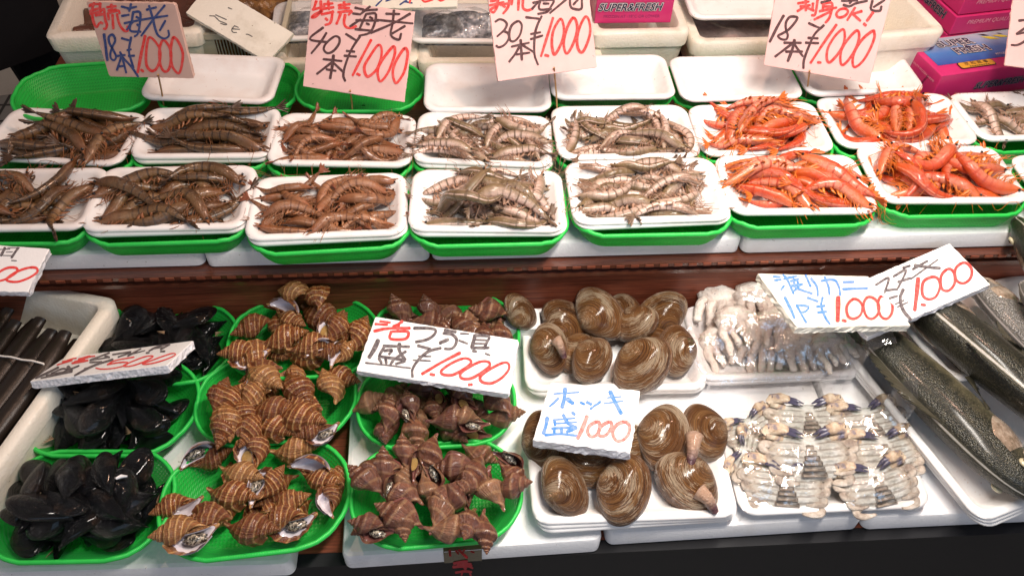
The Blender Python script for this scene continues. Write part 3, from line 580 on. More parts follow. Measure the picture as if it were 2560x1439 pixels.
box_at(.14, .13, .094, -.608, 1.512, U, R(3), 'yellowish foam box with dark contents at the left, behind the tan board')
g = G('dark_brown_wet'); c = g.obco()
dark_wet = g.p(base=g.mix(g.noise(c, 30, 5), (.05, .016, .008), (.15, .05, .025)), rough=.25, spec=.5, normal=g.bump(g.noise(c, 45, 5), .8, .004))
b = MB(); xs = np.linspace(-.115, .115, 40); ys = np.linspace(-.11, .11, 40)
Xg, Yg = np.meshgrid(xs, ys, indexing='ij'); Zg = .058+.012*np.sin(Xg*60+2*np.sin(Yg*45))*np.cos(Yg*50)
o = obj('shellfish_heap', np.c_[Xg.ravel(), Yg.ravel(), Zg.ravel()], gridF(40, 40), dark_wet); o.location = (-.605, 1.515, U); o.rotation_euler = (0, 0, R(3))
tag(o, 'dark brown wet shellfish filling the yellowish foam box at the left', 'shellfish', kind='stuff')
# slotted plastic basket
g = G('milky_plastic'); milky = g.p(base=(.62, .56, .42), rough=.4, spec=.5, trans=.25, ior=1.2)
b = MB(); X0, X1, Y0, Y1, Z0, Z1 = -.478, -.322, 1.405, 1.68, U+.001, U+.082
b.add(*boxVF(X0-.004, X1+.004, Y0-.004, Y0+.003, Z1-.012, Z1)); b.add(*boxVF(X0, X1, Y0, Y0+.002, Z0, Z0+.012)); b.add(*boxVF(X0, X0+.028, Y0, Y0+.002, Z0+.0122, Z1-.0122)); b.add(*boxVF(X1-.03, X1, Y0, Y0+.002, Z0+.0122, Z1-.0122))
for i in range(17):
    x = X0+.031+i*.0058; b.add(*boxVF(x, x+.0018, Y0, Y0+.002, Z0+.0122, Z1-.0122))
b.add(*boxVF(X0, X0+.002, Y0+.0032, Y1, Z0, Z1)); b.add(*boxVF(X1-.002, X1, Y0+.0032, Y1, Z0, Z1)); b.add(*boxVF(X1-.002, X1+.006, Y0+.0032, Y1, Z1+.0002, Z1+.004)); b.add(*boxVF(X0+.0022, X1-.0022, Y1, Y1+.002, Z0, Z1)); b.add(*boxVF(X0+.0022, X1-.0022, Y0+.0032, Y1-.001, Z0, Z0+.002))
tag(b.build('plastic_basket', milky, smooth=False), 'milky slotted plastic basket holding brown shellfish and a loose foam board', 'basket')
Xg, Yg = np.meshgrid(np.linspace(X0+.01, X1-.01, 50), np.linspace(Y0+.006, Y1-.01, 40), indexing='ij'); Zg = Z0+.044+.012*np.sin(Xg*150+3*np.sin(Yg*70))*np.cos(Yg*90); Zg[:, 0] = Z0+.003
g = G('amber_shell'); c = g.obco()
amber = g.p(base=g.ramp(g.noise(g.map(c, (1, 1, .3)), 70, 4), (.3, (.05, .02, .006)), (.6, (.26, .12, .03)), (.8, (.5, .32, .12))), rough=.25, spec=.6, normal=g.bump(g.noise(c, 120, 4), .7, .003))
tag(obj('shellfish_heap', np.c_[Xg.ravel(), Yg.ravel(), Zg.ravel()], gridF(50, 40), amber), 'amber brown shellfish seen through the slots of the plastic basket', 'shellfish', kind='stuff')
P = [at((524, -42), .325), at((742, 88), .262), at((672, 170), .235), at((464, 32), .30)]
A, B_, D = P[3], P[0], P[3]+(P[1]-P[0])*1.0
nn = np.cross(D-A, B_-A); nn /= np.linalg.norm(nn); nn = nn if nn[2] > 0 else -nn
o = board([(524, -42), (735, 84), (668, 155), (464, 32)], nn, A, .012, foam_old, foam_old, 'loose foam board with thin pen writing leaning in the plastic basket', 'white price boards along the back', .0004)
strokes('pen_lettering', [[(560,265),(650,272)], [(660,250),(840,330)], [(650,280),(720,350)], [(720,350),(840,400),(820,415),(740,390)], [(980,430),(930,490),(950,540),(1010,545)], [(930,482),(1060,492)], [(970,430),(1040,460)], [(1170,575),(1200,575),(1270,612)], [(870,130),(930,155)]], 6.6625, (440, 0), 17, nn, A, ink_thin, o)
box_at(.137, .13, .07, -.21, 1.50, U-.03, R(1), 'cream foam box behind the 40 board, left of the seam')
box_at(.178, .13, .07, .105, 1.49, U-.03, R(-1), 'cream foam box behind the 30 board')
box_at(.098, .12, .088, .351, 1.515, U-.01, R(1), 'cream foam box carrying a pink carton')
oE = box_at(.112, .13, .082, .563, 1.515, U-.02, R(1), 'open foam box with a foam tray resting over its mouth')
box_at(.105, .12, .125, .785, 1.42, U, R(6), 'tall foam box at the back beside the pink cartons')
tray((.565, 1.505), R(2), U+.092, 'empty foam tray resting on the open foam box at the back', 'empty foam trays along the back', False, (R(5), R(1)), .95, stampit=False)
g = G('grey_squid'); c = g.obco()
squid = g.p(base=g.mix(g.noise(c, 60, 4), (.12, .08, .07), (.4, .32, .3)), rough=.25, spec=.5, normal=g.bump(g.noise(c, 50, 4), .8, .004))
Xg, Yg = np.meshgrid(np.linspace(-.095, .095, 36), np.linspace(-.105, .105, 30), indexing='ij'); Zg = .05+.008*np.sin(Xg*70+np.sin(Yg*40))*np.cos(Yg*55)
o = obj('squid_heap', np.c_[Xg.ravel(), Yg.ravel(), Zg.ravel()], gridF(36, 30), squid); o.location = (.563, 1.515, U-.015); tag(o, 'grey squid lying in the open foam box under the tray', 'squid', kind='stuff')
# silvery fish under film on the back boxes
g = G('silver_fish'); c = g.obco()
silver = g.p(base=g.ramp(g.noise(c, 90, 5), (.3, (.03, .03, .035)), (.55, (.3, .3, .32)), (.75, (.75, .75, .75))), rough=.2, metal=.5, normal=g.bump(g.noise(c, 110, 4), .9, .004))
def wrapped_pack(x, y, z, rz, lb, s=1.0):
    t = tray((x, y), rz, z+.028, 'foam tray under the '+lb, 'wrapped trays along the back', False, (0, 0), s, stampit=False)
    Xg, Yg = np.meshgrid(np.linspace(-.1, .1, 44), np.linspace(-.055, .055, 30), indexing='ij')
    Zg = .02+.022*np.cos(Xg*13)*np.cos(Yg*24)+.005*np.sin(Xg*90+4*np.sin(Yg*60)); e = np.minimum((.1-abs(Xg))*20, (.055-abs(Yg))*20).clip(0, 1); Zg = .008+(Zg-.008)*e**.5
    o = obj('small_fish_heap', np.c_[Xg.ravel(), Yg.ravel(), Zg.ravel()], gridF(44, 30), silver); o.location = (x, y, z); o.rotation_euler = (0, 0, rz); tag(o, lb, 'fish', kind='stuff')
    Zf = np.maximum(Zg+.006+.003*np.sin(Xg*120+Yg*80)*e, .0295)
    f = obj('film_wrap', np.c_[(Xg*1.12).ravel(), (Yg*1.16).ravel(), Zf.ravel()], gridF(44, 30), film_m); f.location = (x, y, z); f.rotation_euler = (0, 0, rz); tag(f, 'shiny clear film stretched over the '+lb, 'film wrap', 'film wraps')
wrapped_pack(.03, 1.46, U+.041, R(-2), 'small silvery fish under film behind the 30 board')
wrapped_pack(-.235, 1.48, U+.041, R(4), 'small grey fish under film behind the 40 board')
nn = nrm(70, -95); c = at((1020, 5), .312)
o = board([(905, -60), (1150, -62), (1142, 17), (905, 23)], nn, c, .008, foam_old, foam_old, 'white foam board with cut off lettering lying over the film wrapped fish', 'white price boards along the back', .0004)
strokes('blue_lettering', [[(940,15),(955,0)], [(965,3),(985,-4)], [(1000,12),(1020,-2)], [(1010,4),(1030,8)]], 1, (0, 0), 4, nn, c, ink_blue, o)
strokes('red_lettering', [[(1028,-10),(1024,8)], [(1050,-12),(1060,4),(1082,0)], [(1090,-8),(1102,2),(1118,-6)]], 1, (0, 0), 5, nn, c, ink_red, o)

# ------------------------------------------------------------------ pink cartons
g = G('magenta_card'); c = g.obco()
magenta = g.p(base=g.mix(g.noise(c, 14, 4), (.5, .018, .115), (.66, .04, .2)), rough=.3, spec=.45, normal=g.bump(g.noise(c, 40, 3), .06, .002))
navy_ink = m_plain('navy_print', (.012, .012, .05), .35, .4); white_ink = m_plain('white_print', (.8, .74, .74), .35, .4); grey_ink = m_plain('grey_print', (.4, .3, .33), .35, .4); gold_ink = m_plain('gold_print', (.62, .3, .03), .3, .5); rose_ink = m_plain('rose_print', (.85, .42, .5), .35, .4); black_ink = m_plain('black_print', (.02, .01, .012), .35, .4)
g = G('blue_picture_print'); c = g.obco(); x, y, z = g.xyz(c)
pr = g.ramp(g.r01(g.math('ADD', y, g.math('MULTIPLY', g.noise(c, 30, 3), .02)), -.03, .06), (0, (.02, .06, .3)), (.5, (.06, .2, .5)), (1, (.42, .47, .55)))
blue_print = g.p(base=pr, rough=.25, spec=.5)
yel_ink = m_plain('yellow_print', (.65, .6, .05), .35, .4)
def text(s, size, m, parent, loc, rot, name='lettering', shear=0, offset=0, ext=0, align='LEFT', sx=1.0):
    cu = bpy.data.curves.new(name, 'FONT'); cu.body = s; cu.size = size; cu.shear = shear; cu.offset = offset; cu.align_x = align; cu.resolution_u = 3
    o = bpy.data.objects.new(name, cu); C.objects.link(o)
    dg = bpy.context.evaluated_depsgraph_get(); me = bpy.data.meshes.new_from_object(o.evaluated_get(dg)); bpy.data.objects.remove(o)
    me.materials.clear(); me.materials.append(m)
    t = link(name, me, parent); t.location = loc; t.rotation_euler = rot; t.scale = (sx, 1, 1); return t
FRONT = (R(90), 0, 0); LEFTS = (R(90), 0, R(-90)); TOP = (0, 0, 0)
def logo(parent, loc, rot, size, axis, one=True, outline=white_ink):
    off = np.array(axis)*.00035
    for k, (m, of) in enumerate(((black_ink, .085), (outline, .06), (navy_ink, .016))):
        l = np.array(loc)+off*(k+1)
        if one: text('SUPER&FRESH', size, m, parent, l, rot, 'logo_print', .25, of*size, 0, 'LEFT', .92)
        else:
            text('SUPER', size, m, parent, l, rot, 'logo_print', -.12, of*size); text('&', size*.6, m, parent, l+np.array([size*1.75, -size*.5, .00002]), rot, 'logo_print', 0, of*size)
            text('FRESH', size, m, parent, l+np.array([size*.75, -size*1.02, .00004]), rot, 'logo_print', -.12, of*size)
def carton(w_, d_, h, loc, rz, label):
    b = MB(); V, F = boxVF(0, w_, 0, d_, 0, h); b.add(V, F)
    o = b.build('carton', magenta, smooth=False)
    bv = o.modifiers.new('bevel', 'BEVEL'); bv.width = .0016; bv.segments = 2
    o.location = loc; o.rotation_euler = (0, 0, rz); tag(o, label, 'carton', 'pink frozen prawn cartons'); return o
# blue topped carton
pf = at((2355, 190), .262); pb = at((2262, 107), .262)
o = carton(.31, .118, .06, (pf[0], pf[1], .202), R(11), 'bright pink carton with a blue picture top in front of the carton stack')
b = MB(); V = np.array([(.012, .03, .0605), (.29, .03, .0605), (.29, .113, .0605), (.012, .113, .0605)]); 
pm = obj('picture_print', V-np.array([0, .06, 0]), [(0, 1, 2, 3)], blue_print, o, smooth=False); pm.location = (0, .06, 0)
logo(o, (.05, .083, .0609), TOP, .027, (0, 0, 1), False)
V = rr(.036, .0085, .004, 4); b = MB(); b.add(np.c_[V+np.array([.085, .019]), np.full(len(V), .0622)], [tuple(range(len(V)))]); b.build('gold_label', gold_ink, o, smooth=False)
V = rr(.0372, .0097, .004, 4); b = MB(); b.add(np.c_[V+np.array([.085, .019]), np.full(len(V), .0618)], [tuple(range(len(V)))]); b.build('label_edge', black_ink, o, smooth=False)
text('京 和 商 事', .0105, black_ink, o, (.06, .018, .0626), TOP, 'label_print')
b = MB()
for i in range(9): b.add([(.066+i*.0048, .0118, .0626), (.0695+i*.0048, .0118, .0626), (.0695+i*.0048, .0142, .0626), (.066+i*.0048, .0142, .0626)], [(0, 1, 2, 3)])
b.build('label_print', black_ink, o, smooth=False)
for (x0, y0, x1, y1, m) in ((.15, .1, .185, .085, yel_ink), (.175, .1, .21, .088, yel_ink), (.15, .108, .172, .1, black_ink), (.19, .106, .2, .098, black_ink)):
    b = MB(); d = np.array([x1-x0, y1-y0]); nn2 = np.array([-d[1], d[0]])*.12; b.add([(x0, y0, .0612), (x0+d[0]*.5+nn2[0], y0+d[1]*.5+nn2[1], .0612), (x1, y1, .0612), (x0+d[0]*.5-nn2[0], y0+d[1]*.5-nn2[1], .0612)], [(0, 3, 2, 1)]); b.build('picture_detail', m, o, smooth=False)
text('FROZEN SHRIMP', .0075, white_ink, o, (.142, .038, .0613), TOP, 'label_print')
logo(o, (.085, -.0003, .02), FRONT, .019, (0, -1, 0), True, grey_ink)
text('PREMIUM QUALITY FROZEN SHRIMP', .0062, rose_ink, o, (-.0005, .112, .038), LEFTS, 'side_print'); text('SUPER&FRESH', .006, black_ink, o, (-.0005, .04, .006), (R(90), R(-70), R(-90)), 'side_print', .3)
# the stack behind
zc = aty((2362, 102), 1.37)
zz = [zc[2], aty((2368, 83), 1.372)[2], aty((2385, 37), 1.372)[2]]
zz.append(zz[2]+(zz[2]-zz[1]))
hs = (zz[2]-zz[1])
for k, (lb) in enumerate(('lowest pink carton of the stack behind the blue topped one', 'middle pink carton of the stack with grey lettering', 'top pink carton of the stack, cut by the photo edge')):
    x = aty((2366, 90), 1.37)[0]
    o = carton(.3, .17, hs-.002, (x+(.0, .001, .004)[k], 1.37+(0, -.004, .0)[k], zz[1]-hs+k*hs), R((9, 9, 10)[k]), lb)
    text('PREMIUM QUALITY FROZEN SHRIMP', .012, rose_ink, o, (.028, -.0005, hs*.5), FRONT, 'side_print', .2)
    logo(o, (-.0003, .15, hs*.42), LEFTS, .021, (-1, 0, 0), True, grey_ink)
if zz[1]-hs > U:
    V, F, S = loft([(.17, .12, .01, U), (.17, .12, .01, zz[1]-hs-.001)], 4); o = obj('foam_box', V, F, foam_box, sharp=40); o.location = (1.06, 1.47, 0); o.rotation_euler = (0, 0, R(9)); tag(o, 'low foam box hidden under the stack of pink cartons', 'foam box', 'polystyrene boxes along the back')
V, F, S = loft([(.16, .045, .01, U), (.16, .045, .01, .201)], 4); o = obj('foam_plank', V, F, foam_box, sharp=40); o.location = (pf[0]+.155, pf[1]+.085, 0); o.rotation_euler = (0, 0, R(11)); tag(o, 'foam plank lying under the blue topped pink carton', 'foam plank')
# carton on the back box
bl = aty((1487, 71), 1.43); brr = aty((1672, 66), 1.43)
o = carton(brr[0]-bl[0]+.004, .12, .066, (bl[0]-.002, 1.43, U+.0785), R(0), 'pink carton with purple picture top on the cream foam box')
pm = obj('picture_print', np.array([(.006, .006, .0665), (.15, .006, .0665), (.15, .115, .0665), (.006, .115, .0665)])-np.array([0, .06, 0]), [(0, 1, 2, 3)], m_plain('violet_print', (.3, .22, .5), .3, .5, .4, 60), o, smooth=False); pm.location = (0, .06, 0)
logo(o, (.004, -.0003, .027), FRONT, .0215, (0, -1, 0), True); text('FROZEN AT -18°C OR LOWER', .0085, m_plain('purple_print', (.25, .02, .12), .35, .4), o, (.016, -.0005, .012), FRONT, 'side_print', 0, 0, 0, 'LEFT', .95)
# dim left: a foam box on the floor and a person's dark trousers
o = box_at(.3, .25, .35, -1.75, 3.0, -.8, R(10), 'dim white foam box standing on the tiled floor at the left', 'polystyrene boxes on the floor')
# ------------------------------------------------------------------ prawns
def m_prawn(name, dorsal, ventral, line, head, mott=.5, rough=.2):
    g = G(name); s = g.st(); u, v, _ = g.xyz(s); c = g.obco(); r = g.rnd()
    d = g.math('ADD', g.math('MULTIPLY', g.math('COSINE', g.math('MULTIPLY', v, 2*math.pi)), .5), .5)
    nz = g.noise(g.add(c, g.n('ShaderNodeCombineXYZ', {0: r, 1: r, 2: r}).outputs[0]), 150, 6, .75)
    col = g.mix(g.r01(g.math('ADD', d, g.math('MULTIPLY', nz, mott)), .35, 1.05), ventral, dorsal)
    seg = g.math('FRACT', g.math('MULTIPLY', g.math('SUBTRACT', u, .36), 9.5))
    edge = g.math('MULTIPLY', g.math('GREATER_THAN', seg, .8), g.math('GREATER_THAN', u, .36))
    col = g.mix(g.math('MULTIPLY', edge, .7), col, line)
    band = g.math('MULTIPLY', g.r01(g.noise(g.map(s, (22, 1.5, 1)), 1, 3), .5, .62), .45); col = g.mix(band, col, line)
    col = g.mix(g.math('MULTIPLY', g.r01(u, .34, .1), .6), col, head)
    tail = g.r01(u, .86, .97); col = g.mix(g.math('MULTIPLY', tail, .8), col, line)
    col = g.mix(g.math('MULTIPLY', g.r01(r, 0, 1), .35), col, tuple(x*.55 for x in dorsal), 'MIX')
    return g.p(base=col, rough=g.r01(nz, -.6, 1.8) if 0 else rough, spec=.55, coat=.55, coatr=.09, normal=g.bump(g.noise(c, 230, 5, .75), .75, .0026))
def m_leg(name, a, b): g = G(name); return g.p(base=g.mix(g.noise(g.obco(), 90, 3), a, b), rough=.3, spec=.5)
eye_m = m_plain('black_eye', (.006, .005, .006), .1, .7)
SPEC = {'tiger': (m_prawn('striped_prawn', (.1, .046, .014), (.28, .15, .06), (.016, .009, .005), (.2, .065, .018)), m_leg('prawn_leg_red', (.2, .05, .02), (.3, .15, .06)), m_leg('prawn_tail_dark', (.03, .02, .015), (.12, .06, .03))),
        'brown': (m_prawn('brown_prawn', (.24, .095, .034), (.42, .2, .105), (.1, .032, .014), (.32, .09, .03)), m_leg('prawn_leg_rust', (.3, .09, .04), (.38, .2, .09)), m_leg('prawn_tail_rust', (.15, .05, .03), (.3, .1, .05))),
        'grey': (m_prawn('grey_prawn', (.19, .125, .06), (.78, .56, .47), (.09, .055, .028), (.26, .17, .08)), m_leg('prawn_leg_pink', (.4, .24, .17), (.3, .16, .09)), m_leg('prawn_tail_grey', (.12, .08, .05), (.25, .16, .11))),
        'red': (m_prawn('red_prawn', (.56, .06, .008), (.74, .29, .18), (.42, .03, .008), (.64, .14, .014), .6), m_leg('prawn_leg_orange', (.62, .09, .014), (.7, .26, .035)), m_leg('prawn_tail_orange', (.6, .09, .02), (.65, .2, .03)))}
HT = np.array([0, .03, .07, .13, .2, .3, .36, .46, .56, .66, .76, .84, .9, .95, 1.0]); HV = np.array([.006, .018, .036, .054, .066, .074, .072, .069, .064, .057, .048, .039, .031, .022, .012])
def smooth1(z, k):
    for _ in range(k): z = np.r_[z[0]*.6+z[1]*.4, (z[:-2]+2*z[1:-1]+z[2:])/4, z[-1]*.6+z[-2]*.4]
    return z
PRAWNS = []
def prawn(cx, cy, yaw, L, beta, sgn, roll, sp, label, group, lift=0.0, tailup=0.0, antl=1.0, cands=None):
    n = 30; s = np.linspace(0, 1, n); f = np.clip((s-.28)/.72, 0, 1); f = f*f*(3-2*f)
    h = np.interp(s, HT, HV)*L*(1.06 if sp == 'tiger' else 1.16); wd = h*.8
    ve = np.sqrt((wd*math.cos(roll))**2+(h*math.sin(roll))**2)
    best = None
    for (cx, cy, yaw) in (cands or [(cx, cy, yaw)]):
        th = yaw+math.pi+sgn*beta*(f-.45)
        st2 = np.cumsum(np.c_[np.cos(th), np.sin(th)], axis=0)*L/n; st2 -= st2.mean(0)
        X = st2[:, 0]+cx; Y = st2[:, 1]+cy
        nd = np.interp(np.arange(n), np.arange(0, n, 2), [need(X[i], Y[i], ve[i]) for i in range(0, n, 2)])
        sc = nd.mean()+.5*(nd.max()-nd.min())
        if best is None or sc < best[0]: best = (sc, th, X, Y, nd, cx)
    _, th, X, Y, nd, cx = best
    z = smooth1(nd, 16); z = z+.1*max(0, float((nd-z).max()))+lift; z = np.maximum(z, nd-.011)
    z = smooth1(z, 4); z[-9:] += tailup*np.linspace(0, 1, 9)**1.5
    P = np.c_[X, Y, z]
    for i in range(0, n): stamp(X[i], Y[i], z[i]-.22*ve[i], max(.003, ve[i]*.9))
    T = np.gradient(P, axis=0); T /= np.linalg.norm(T, axis=1)[:, None]
    left = np.c_[-np.sin(th), np.cos(th), np.zeros(n)]; D0 = -sgn*left; D0 -= T*(D0*T).sum(1)[:, None]; D0 /= np.linalg.norm(D0, axis=1)[:, None]
    Zu = np.cross(T, D0); Zu *= np.sign(Zu[:, 2:3]+1e-9)
    D = D0*math.cos(roll)+Zu*math.sin(roll); W = np.cross(T, D)
    k = 14; ph = np.arange(k)*2*math.pi/k
    seg = np.where(s > .36, 1+.07*(((s-.36)*9.5) % 1)-.03, 1.0); seg[(s > .33) & (s < .37)] = .95
    hh = (h*seg)[:, None]*np.where(np.cos(ph) < 0, .86, 1.0)[None, :]
    V = P[:, None, :]+D[:, None, :]*(hh*np.cos(ph))[..., None]+W[:, None, :]*((wd*seg)[:, None]*np.sin(ph))[..., None]
    b = MB(); F = gridF(n, k, cv=True)+[tuple(range(k))[::-1], tuple((n-1)*k+j for j in range(k))]
    b.add(V.reshape(-1, 3), F, np.stack(np.meshgrid(s, np.arange(k)/k, indexing='ij'), -1).reshape(-1, 2))
    # rostrum and eyes belong to the carapace
    r0 = P[3]+D[3]*h[3]*.7; r1 = P[0]-T[0]*L*.07+D[0]*L*.035
    V, F, S = tube([r0, (r0+r1)/2+D[0]*.002, r1], [.0022*L/.12, .0015*L/.12, .0003], 5); b.add(V, F, S*0+np.array([.1, 0]))
    for q in (-1, 1):
        e = P[2]-T[2]*L*.012+W[2]*q*wd[2]*1.15+D[2]*h[2]*.35; er = .0165*L
        a = np.linspace(0, math.pi, 5); bb = np.arange(6)*math.pi/3
        sv = np.array([[math.sin(i)*math.cos(j), math.sin(i)*math.sin(j), math.cos(i)] for i in a for j in bb]); b.add(e+sv*er, gridF(5, 6, cv=True), None, 1)
    body, legm, tailm = SPEC[sp]
    o = b.build('prawn', [body, eye_m])
    tag(o, label, 'prawn', group)
    b = MB(); E = P[-1]; t = T[-1]
    for a in (-.62, -.3, 0, .3, .62):
        d = t*math.cos(a)+W[-1]*math.sin(a); ln = L*(.15 if a else .12)
        V, F, S = tube([E-t*.004, E+d*ln*.35, E+d*ln*.75, E+d*ln], np.array([.006, .017, .019, .006])*L*1.1, 6, .28); b.add(V, F, S)
    b.build('tail_fan', tailm, o)
    b = MB(); rs = np.random.default_rng(int(abs(cx*1e5)) % 99991)
    for i in range(7):
        j = 4+int(i*1.2)
        for q in (-1, 1):
            p0 = P[j]-D[j]*h[j]*.7+W[j]*q*wd[j]*.5; ln = L*rs.uniform(.12, .24)
            dv = -D[j]*.75-T[j]*rs.uniform(.1, 1.0)+W[j]*q*rs.uniform(-.1, .35); dv /= np.linalg.norm(dv)
            p1 = p0+dv*ln*.45; p2 = p1+(dv*.5-T[j]*.8)*ln*.6
            for pp in (p1, p2): pp[2] = max(pp[2], hz(pp[0], pp[1])-.004)
            b.add(*tube([p0, p1, p2], np.array([.0065, .005, .0025])*L, 4))
    for i in range(5):
        j = 12+int(i*2.7)
        p0 = P[j]-D[j]*h[j]*.75; dv = -D[j]*.8-T[j]*rs.uniform(-.4, .7)
        b.add(*tube([p0, p0+dv*L*.05, p0+dv*L*.1-T[j]*L*.02], np.array([.018, .02, .006])*L, 5, .4))
    for q in (-1, 1):                              # antennal scales and mouth parts give the ragged head
        p0 = P[2]+W[2]*q*wd[2]*.6; b.add(*tube([p0, p0-T[0]*L*.06+W[2]*q*L*.012, p0-T[0]*L*.12+W[2]*q*L*.02], np.array([.009, .014, .003])*L, 5, .35))
    b.build('leg_fringe', legm, o)
    PRAWNS.append((o, P[1].copy(), -T[1], L*antl, legm, rs))
def feelers():
    for o, p, d, L, m, rs in PRAWNS:
        a0 = math.atan2(d[1], d[0])
        for q in (-1, 1):
            a = a0+q*rs.uniform(.05, .6); cu = rs.normal(0, 2.2); ln = L*rs.uniform(.4, 1.0); n = 16
            pts = [p+d*.002]; 
            for i in range(n):
                a += cu/n; l = pts[-1]+np.array([math.cos(a), math.sin(a), 0])*ln/n
                l[1] = max(l[1], .928); l[2] = max(hz(l[0], l[1])+.0012, pts[-1][2]-.006, U+.012); pts.append(l)
            P = np.array(pts); P[:, 2] = np.maximum(smooth1(P[:, 2], 3), P[:, 2]-.002)
            V, F, S = tube(P, np.linspace(.00055, .00022, len(P)), 4); obj('feeler', V, F, m, o)
def fill_prawns(key, sp, N, Lr, ang, spread, betas, label, group, hw=.088, hd=.045, up=.3, head=None):
    (cx, cy), rz, s = POSE[key]; rs = np.random.default_rng(sum(map(ord, key))*13+5)
    for i in range(N):
        q = i/max(1, N-1); sh = 1-.18*q; L_ = rs.uniform(*Lr); cs = []        # wide at the bottom, heaped towards the middle
        for _ in range(14):
            ya = R(ang+rs.normal(0, spread))+(math.pi if rs.random() < .5 else 0)
            ax = max(.036, .121-.36*L_*abs(math.cos(ya)))*sh; ay = max(.028, .069-.32*L_*abs(math.sin(ya)))*sh
            lx, ly = rs.uniform(-1, 1)*ax*hw/.088, rs.uniform(-1, 1)*ay*hd/.045
            cs.append((cx+lx*math.cos(rz)-ly*math.sin(rz), cy+lx*math.sin(rz)+ly*math.cos(rz), ya+rz))
        beta = rs.uniform(*betas); roll = rs.normal(.3, .4) if beta > .8 else rs.uniform(.1, 1.3)
        if sp in ('grey', 'red') and rs.random() < .42: roll = rs.uniform(-1.2, -.35)       # belly up
        prawn(0, 0, 0, L_, beta, 1 if rs.random() < .5 else -1, roll, sp, label, group, 0, .012 if rs.random() < up*.4 else 0, 1.0, cs)
GP = {'tiger': 'dark striped prawns', 'brown': 'small brown prawns', 'grey': 'grey prawns', 'red': 'red prawns'}
fill_prawns('B0', 'tiger', 17, (.13, .15), 15, 28, (.2, 1.2), 'dark striped prawn heaped in the leftmost tray of the back row', GP['tiger']+', leftmost tray, back row')
fill_prawns('B1', 'tiger', 16, (.128, .146), -5, 8, (.1, .5), 'dark striped prawn laid straight in the second tray of the back row', GP['tiger']+', second tray, back row')
fill_prawns('B2', 'brown', 29, (.092, .112), 0, 30, (.3, 1.6), 'small brown prawn in the back row tray below the 40 board', GP['brown']+', back row tray')
fill_prawns('B3', 'grey', 23, (.1, .125), 10, 40, (.3, 1.7), 'grey prawn in the back row tray right of the small brown prawns', GP['grey']+', left back row tray')
fill_prawns('B4', 'grey', 24, (.098, .118), 0, 50, (.3, 1.6), 'grey prawn in the back row tray left of the red prawns', GP['grey']+', right back row tray')
fill_prawns('B5', 'red', 16, (.122, .148), 10, 28, (.2, 1.5), 'red prawn in the back row tray below the 18 and OK! board', GP['red']+', left back row tray')
fill_prawns('B6', 'red', 17, (.122, .148), 5, 40, (.4, 2.4), 'red prawn in the back row tray beside the pink carton', GP['red']+', right back row tray')
fill_prawns('B7', 'grey', 12, (.1, .12), 20, 50, (.3, 1.5), 'dull grey prawn in the tray in front of the pink carton', GP['grey']+', far right back row tray', .09)
fill_prawns('F0', 'tiger', 14, (.128, .148), 40, 40, (.3, 1.4), 'dark striped prawn in the front row tray cut by the left edge', GP['tiger']+', leftmost tray, front row')
fill_prawns('F1', 'tiger', 17, (.132, .152), 5, 25, (.2, 1.5), 'dark striped prawn in the second tray of the front row', GP['tiger']+', second tray, front row')
fill_prawns('F2', 'brown', 29, (.096, .116), 10, 35, (.3, 1.7), 'small brown prawn in the front row tray with double rim', GP['brown']+', front row tray')
fill_prawns('F3', 'grey', 20, (.11, .135), 5, 38, (.4, 1.6), 'grey prawn in the front row tray right of the small brown prawns', GP['grey']+', left front row tray')
(cx, cy), rz, s = POSE['F3']
prawn(cx-.035, cy-.03, R(170), .135, 1.5, 1, .5, 'grey', 'large grey prawn curled on top at the front of its tray', GP['grey']+' curled on top')
prawn(cx+.035, cy-.028, R(165), .14, 1.1, -1, .7, 'grey', 'large grey prawn arched on top, right of the curled one', GP['grey']+' curled on top')
fill_prawns('F4', 'grey', 24, (.105, .125), 12, 32, (.2, 1.3), 'grey prawn in the front row tray left of the red prawns', GP['grey']+', right front row tray')
fill_prawns('F5', 'red', 17, (.122, .148), -8, 26, (.2, 1.5), 'red prawn in the front row tray with the tallest red heap', GP['red']+', left front row tray')
fill_prawns('F6', 'red', 16, (.13, .15), 5, 40, (.9, 2.3), 'curled red prawn in the front row tray farthest right', GP['red']+', right front row tray')
fill_prawns('F7', 'tiger', 3, (.11, .12), 60, 20, (.3, 1.), 'dark prawn in the tray cut by the right edge', GP['tiger']+', tray cut by the right edge', .02, .02)
feelers()
HF[:, HY > .897] = 0.0                           # the lower slabs end at the wooden step
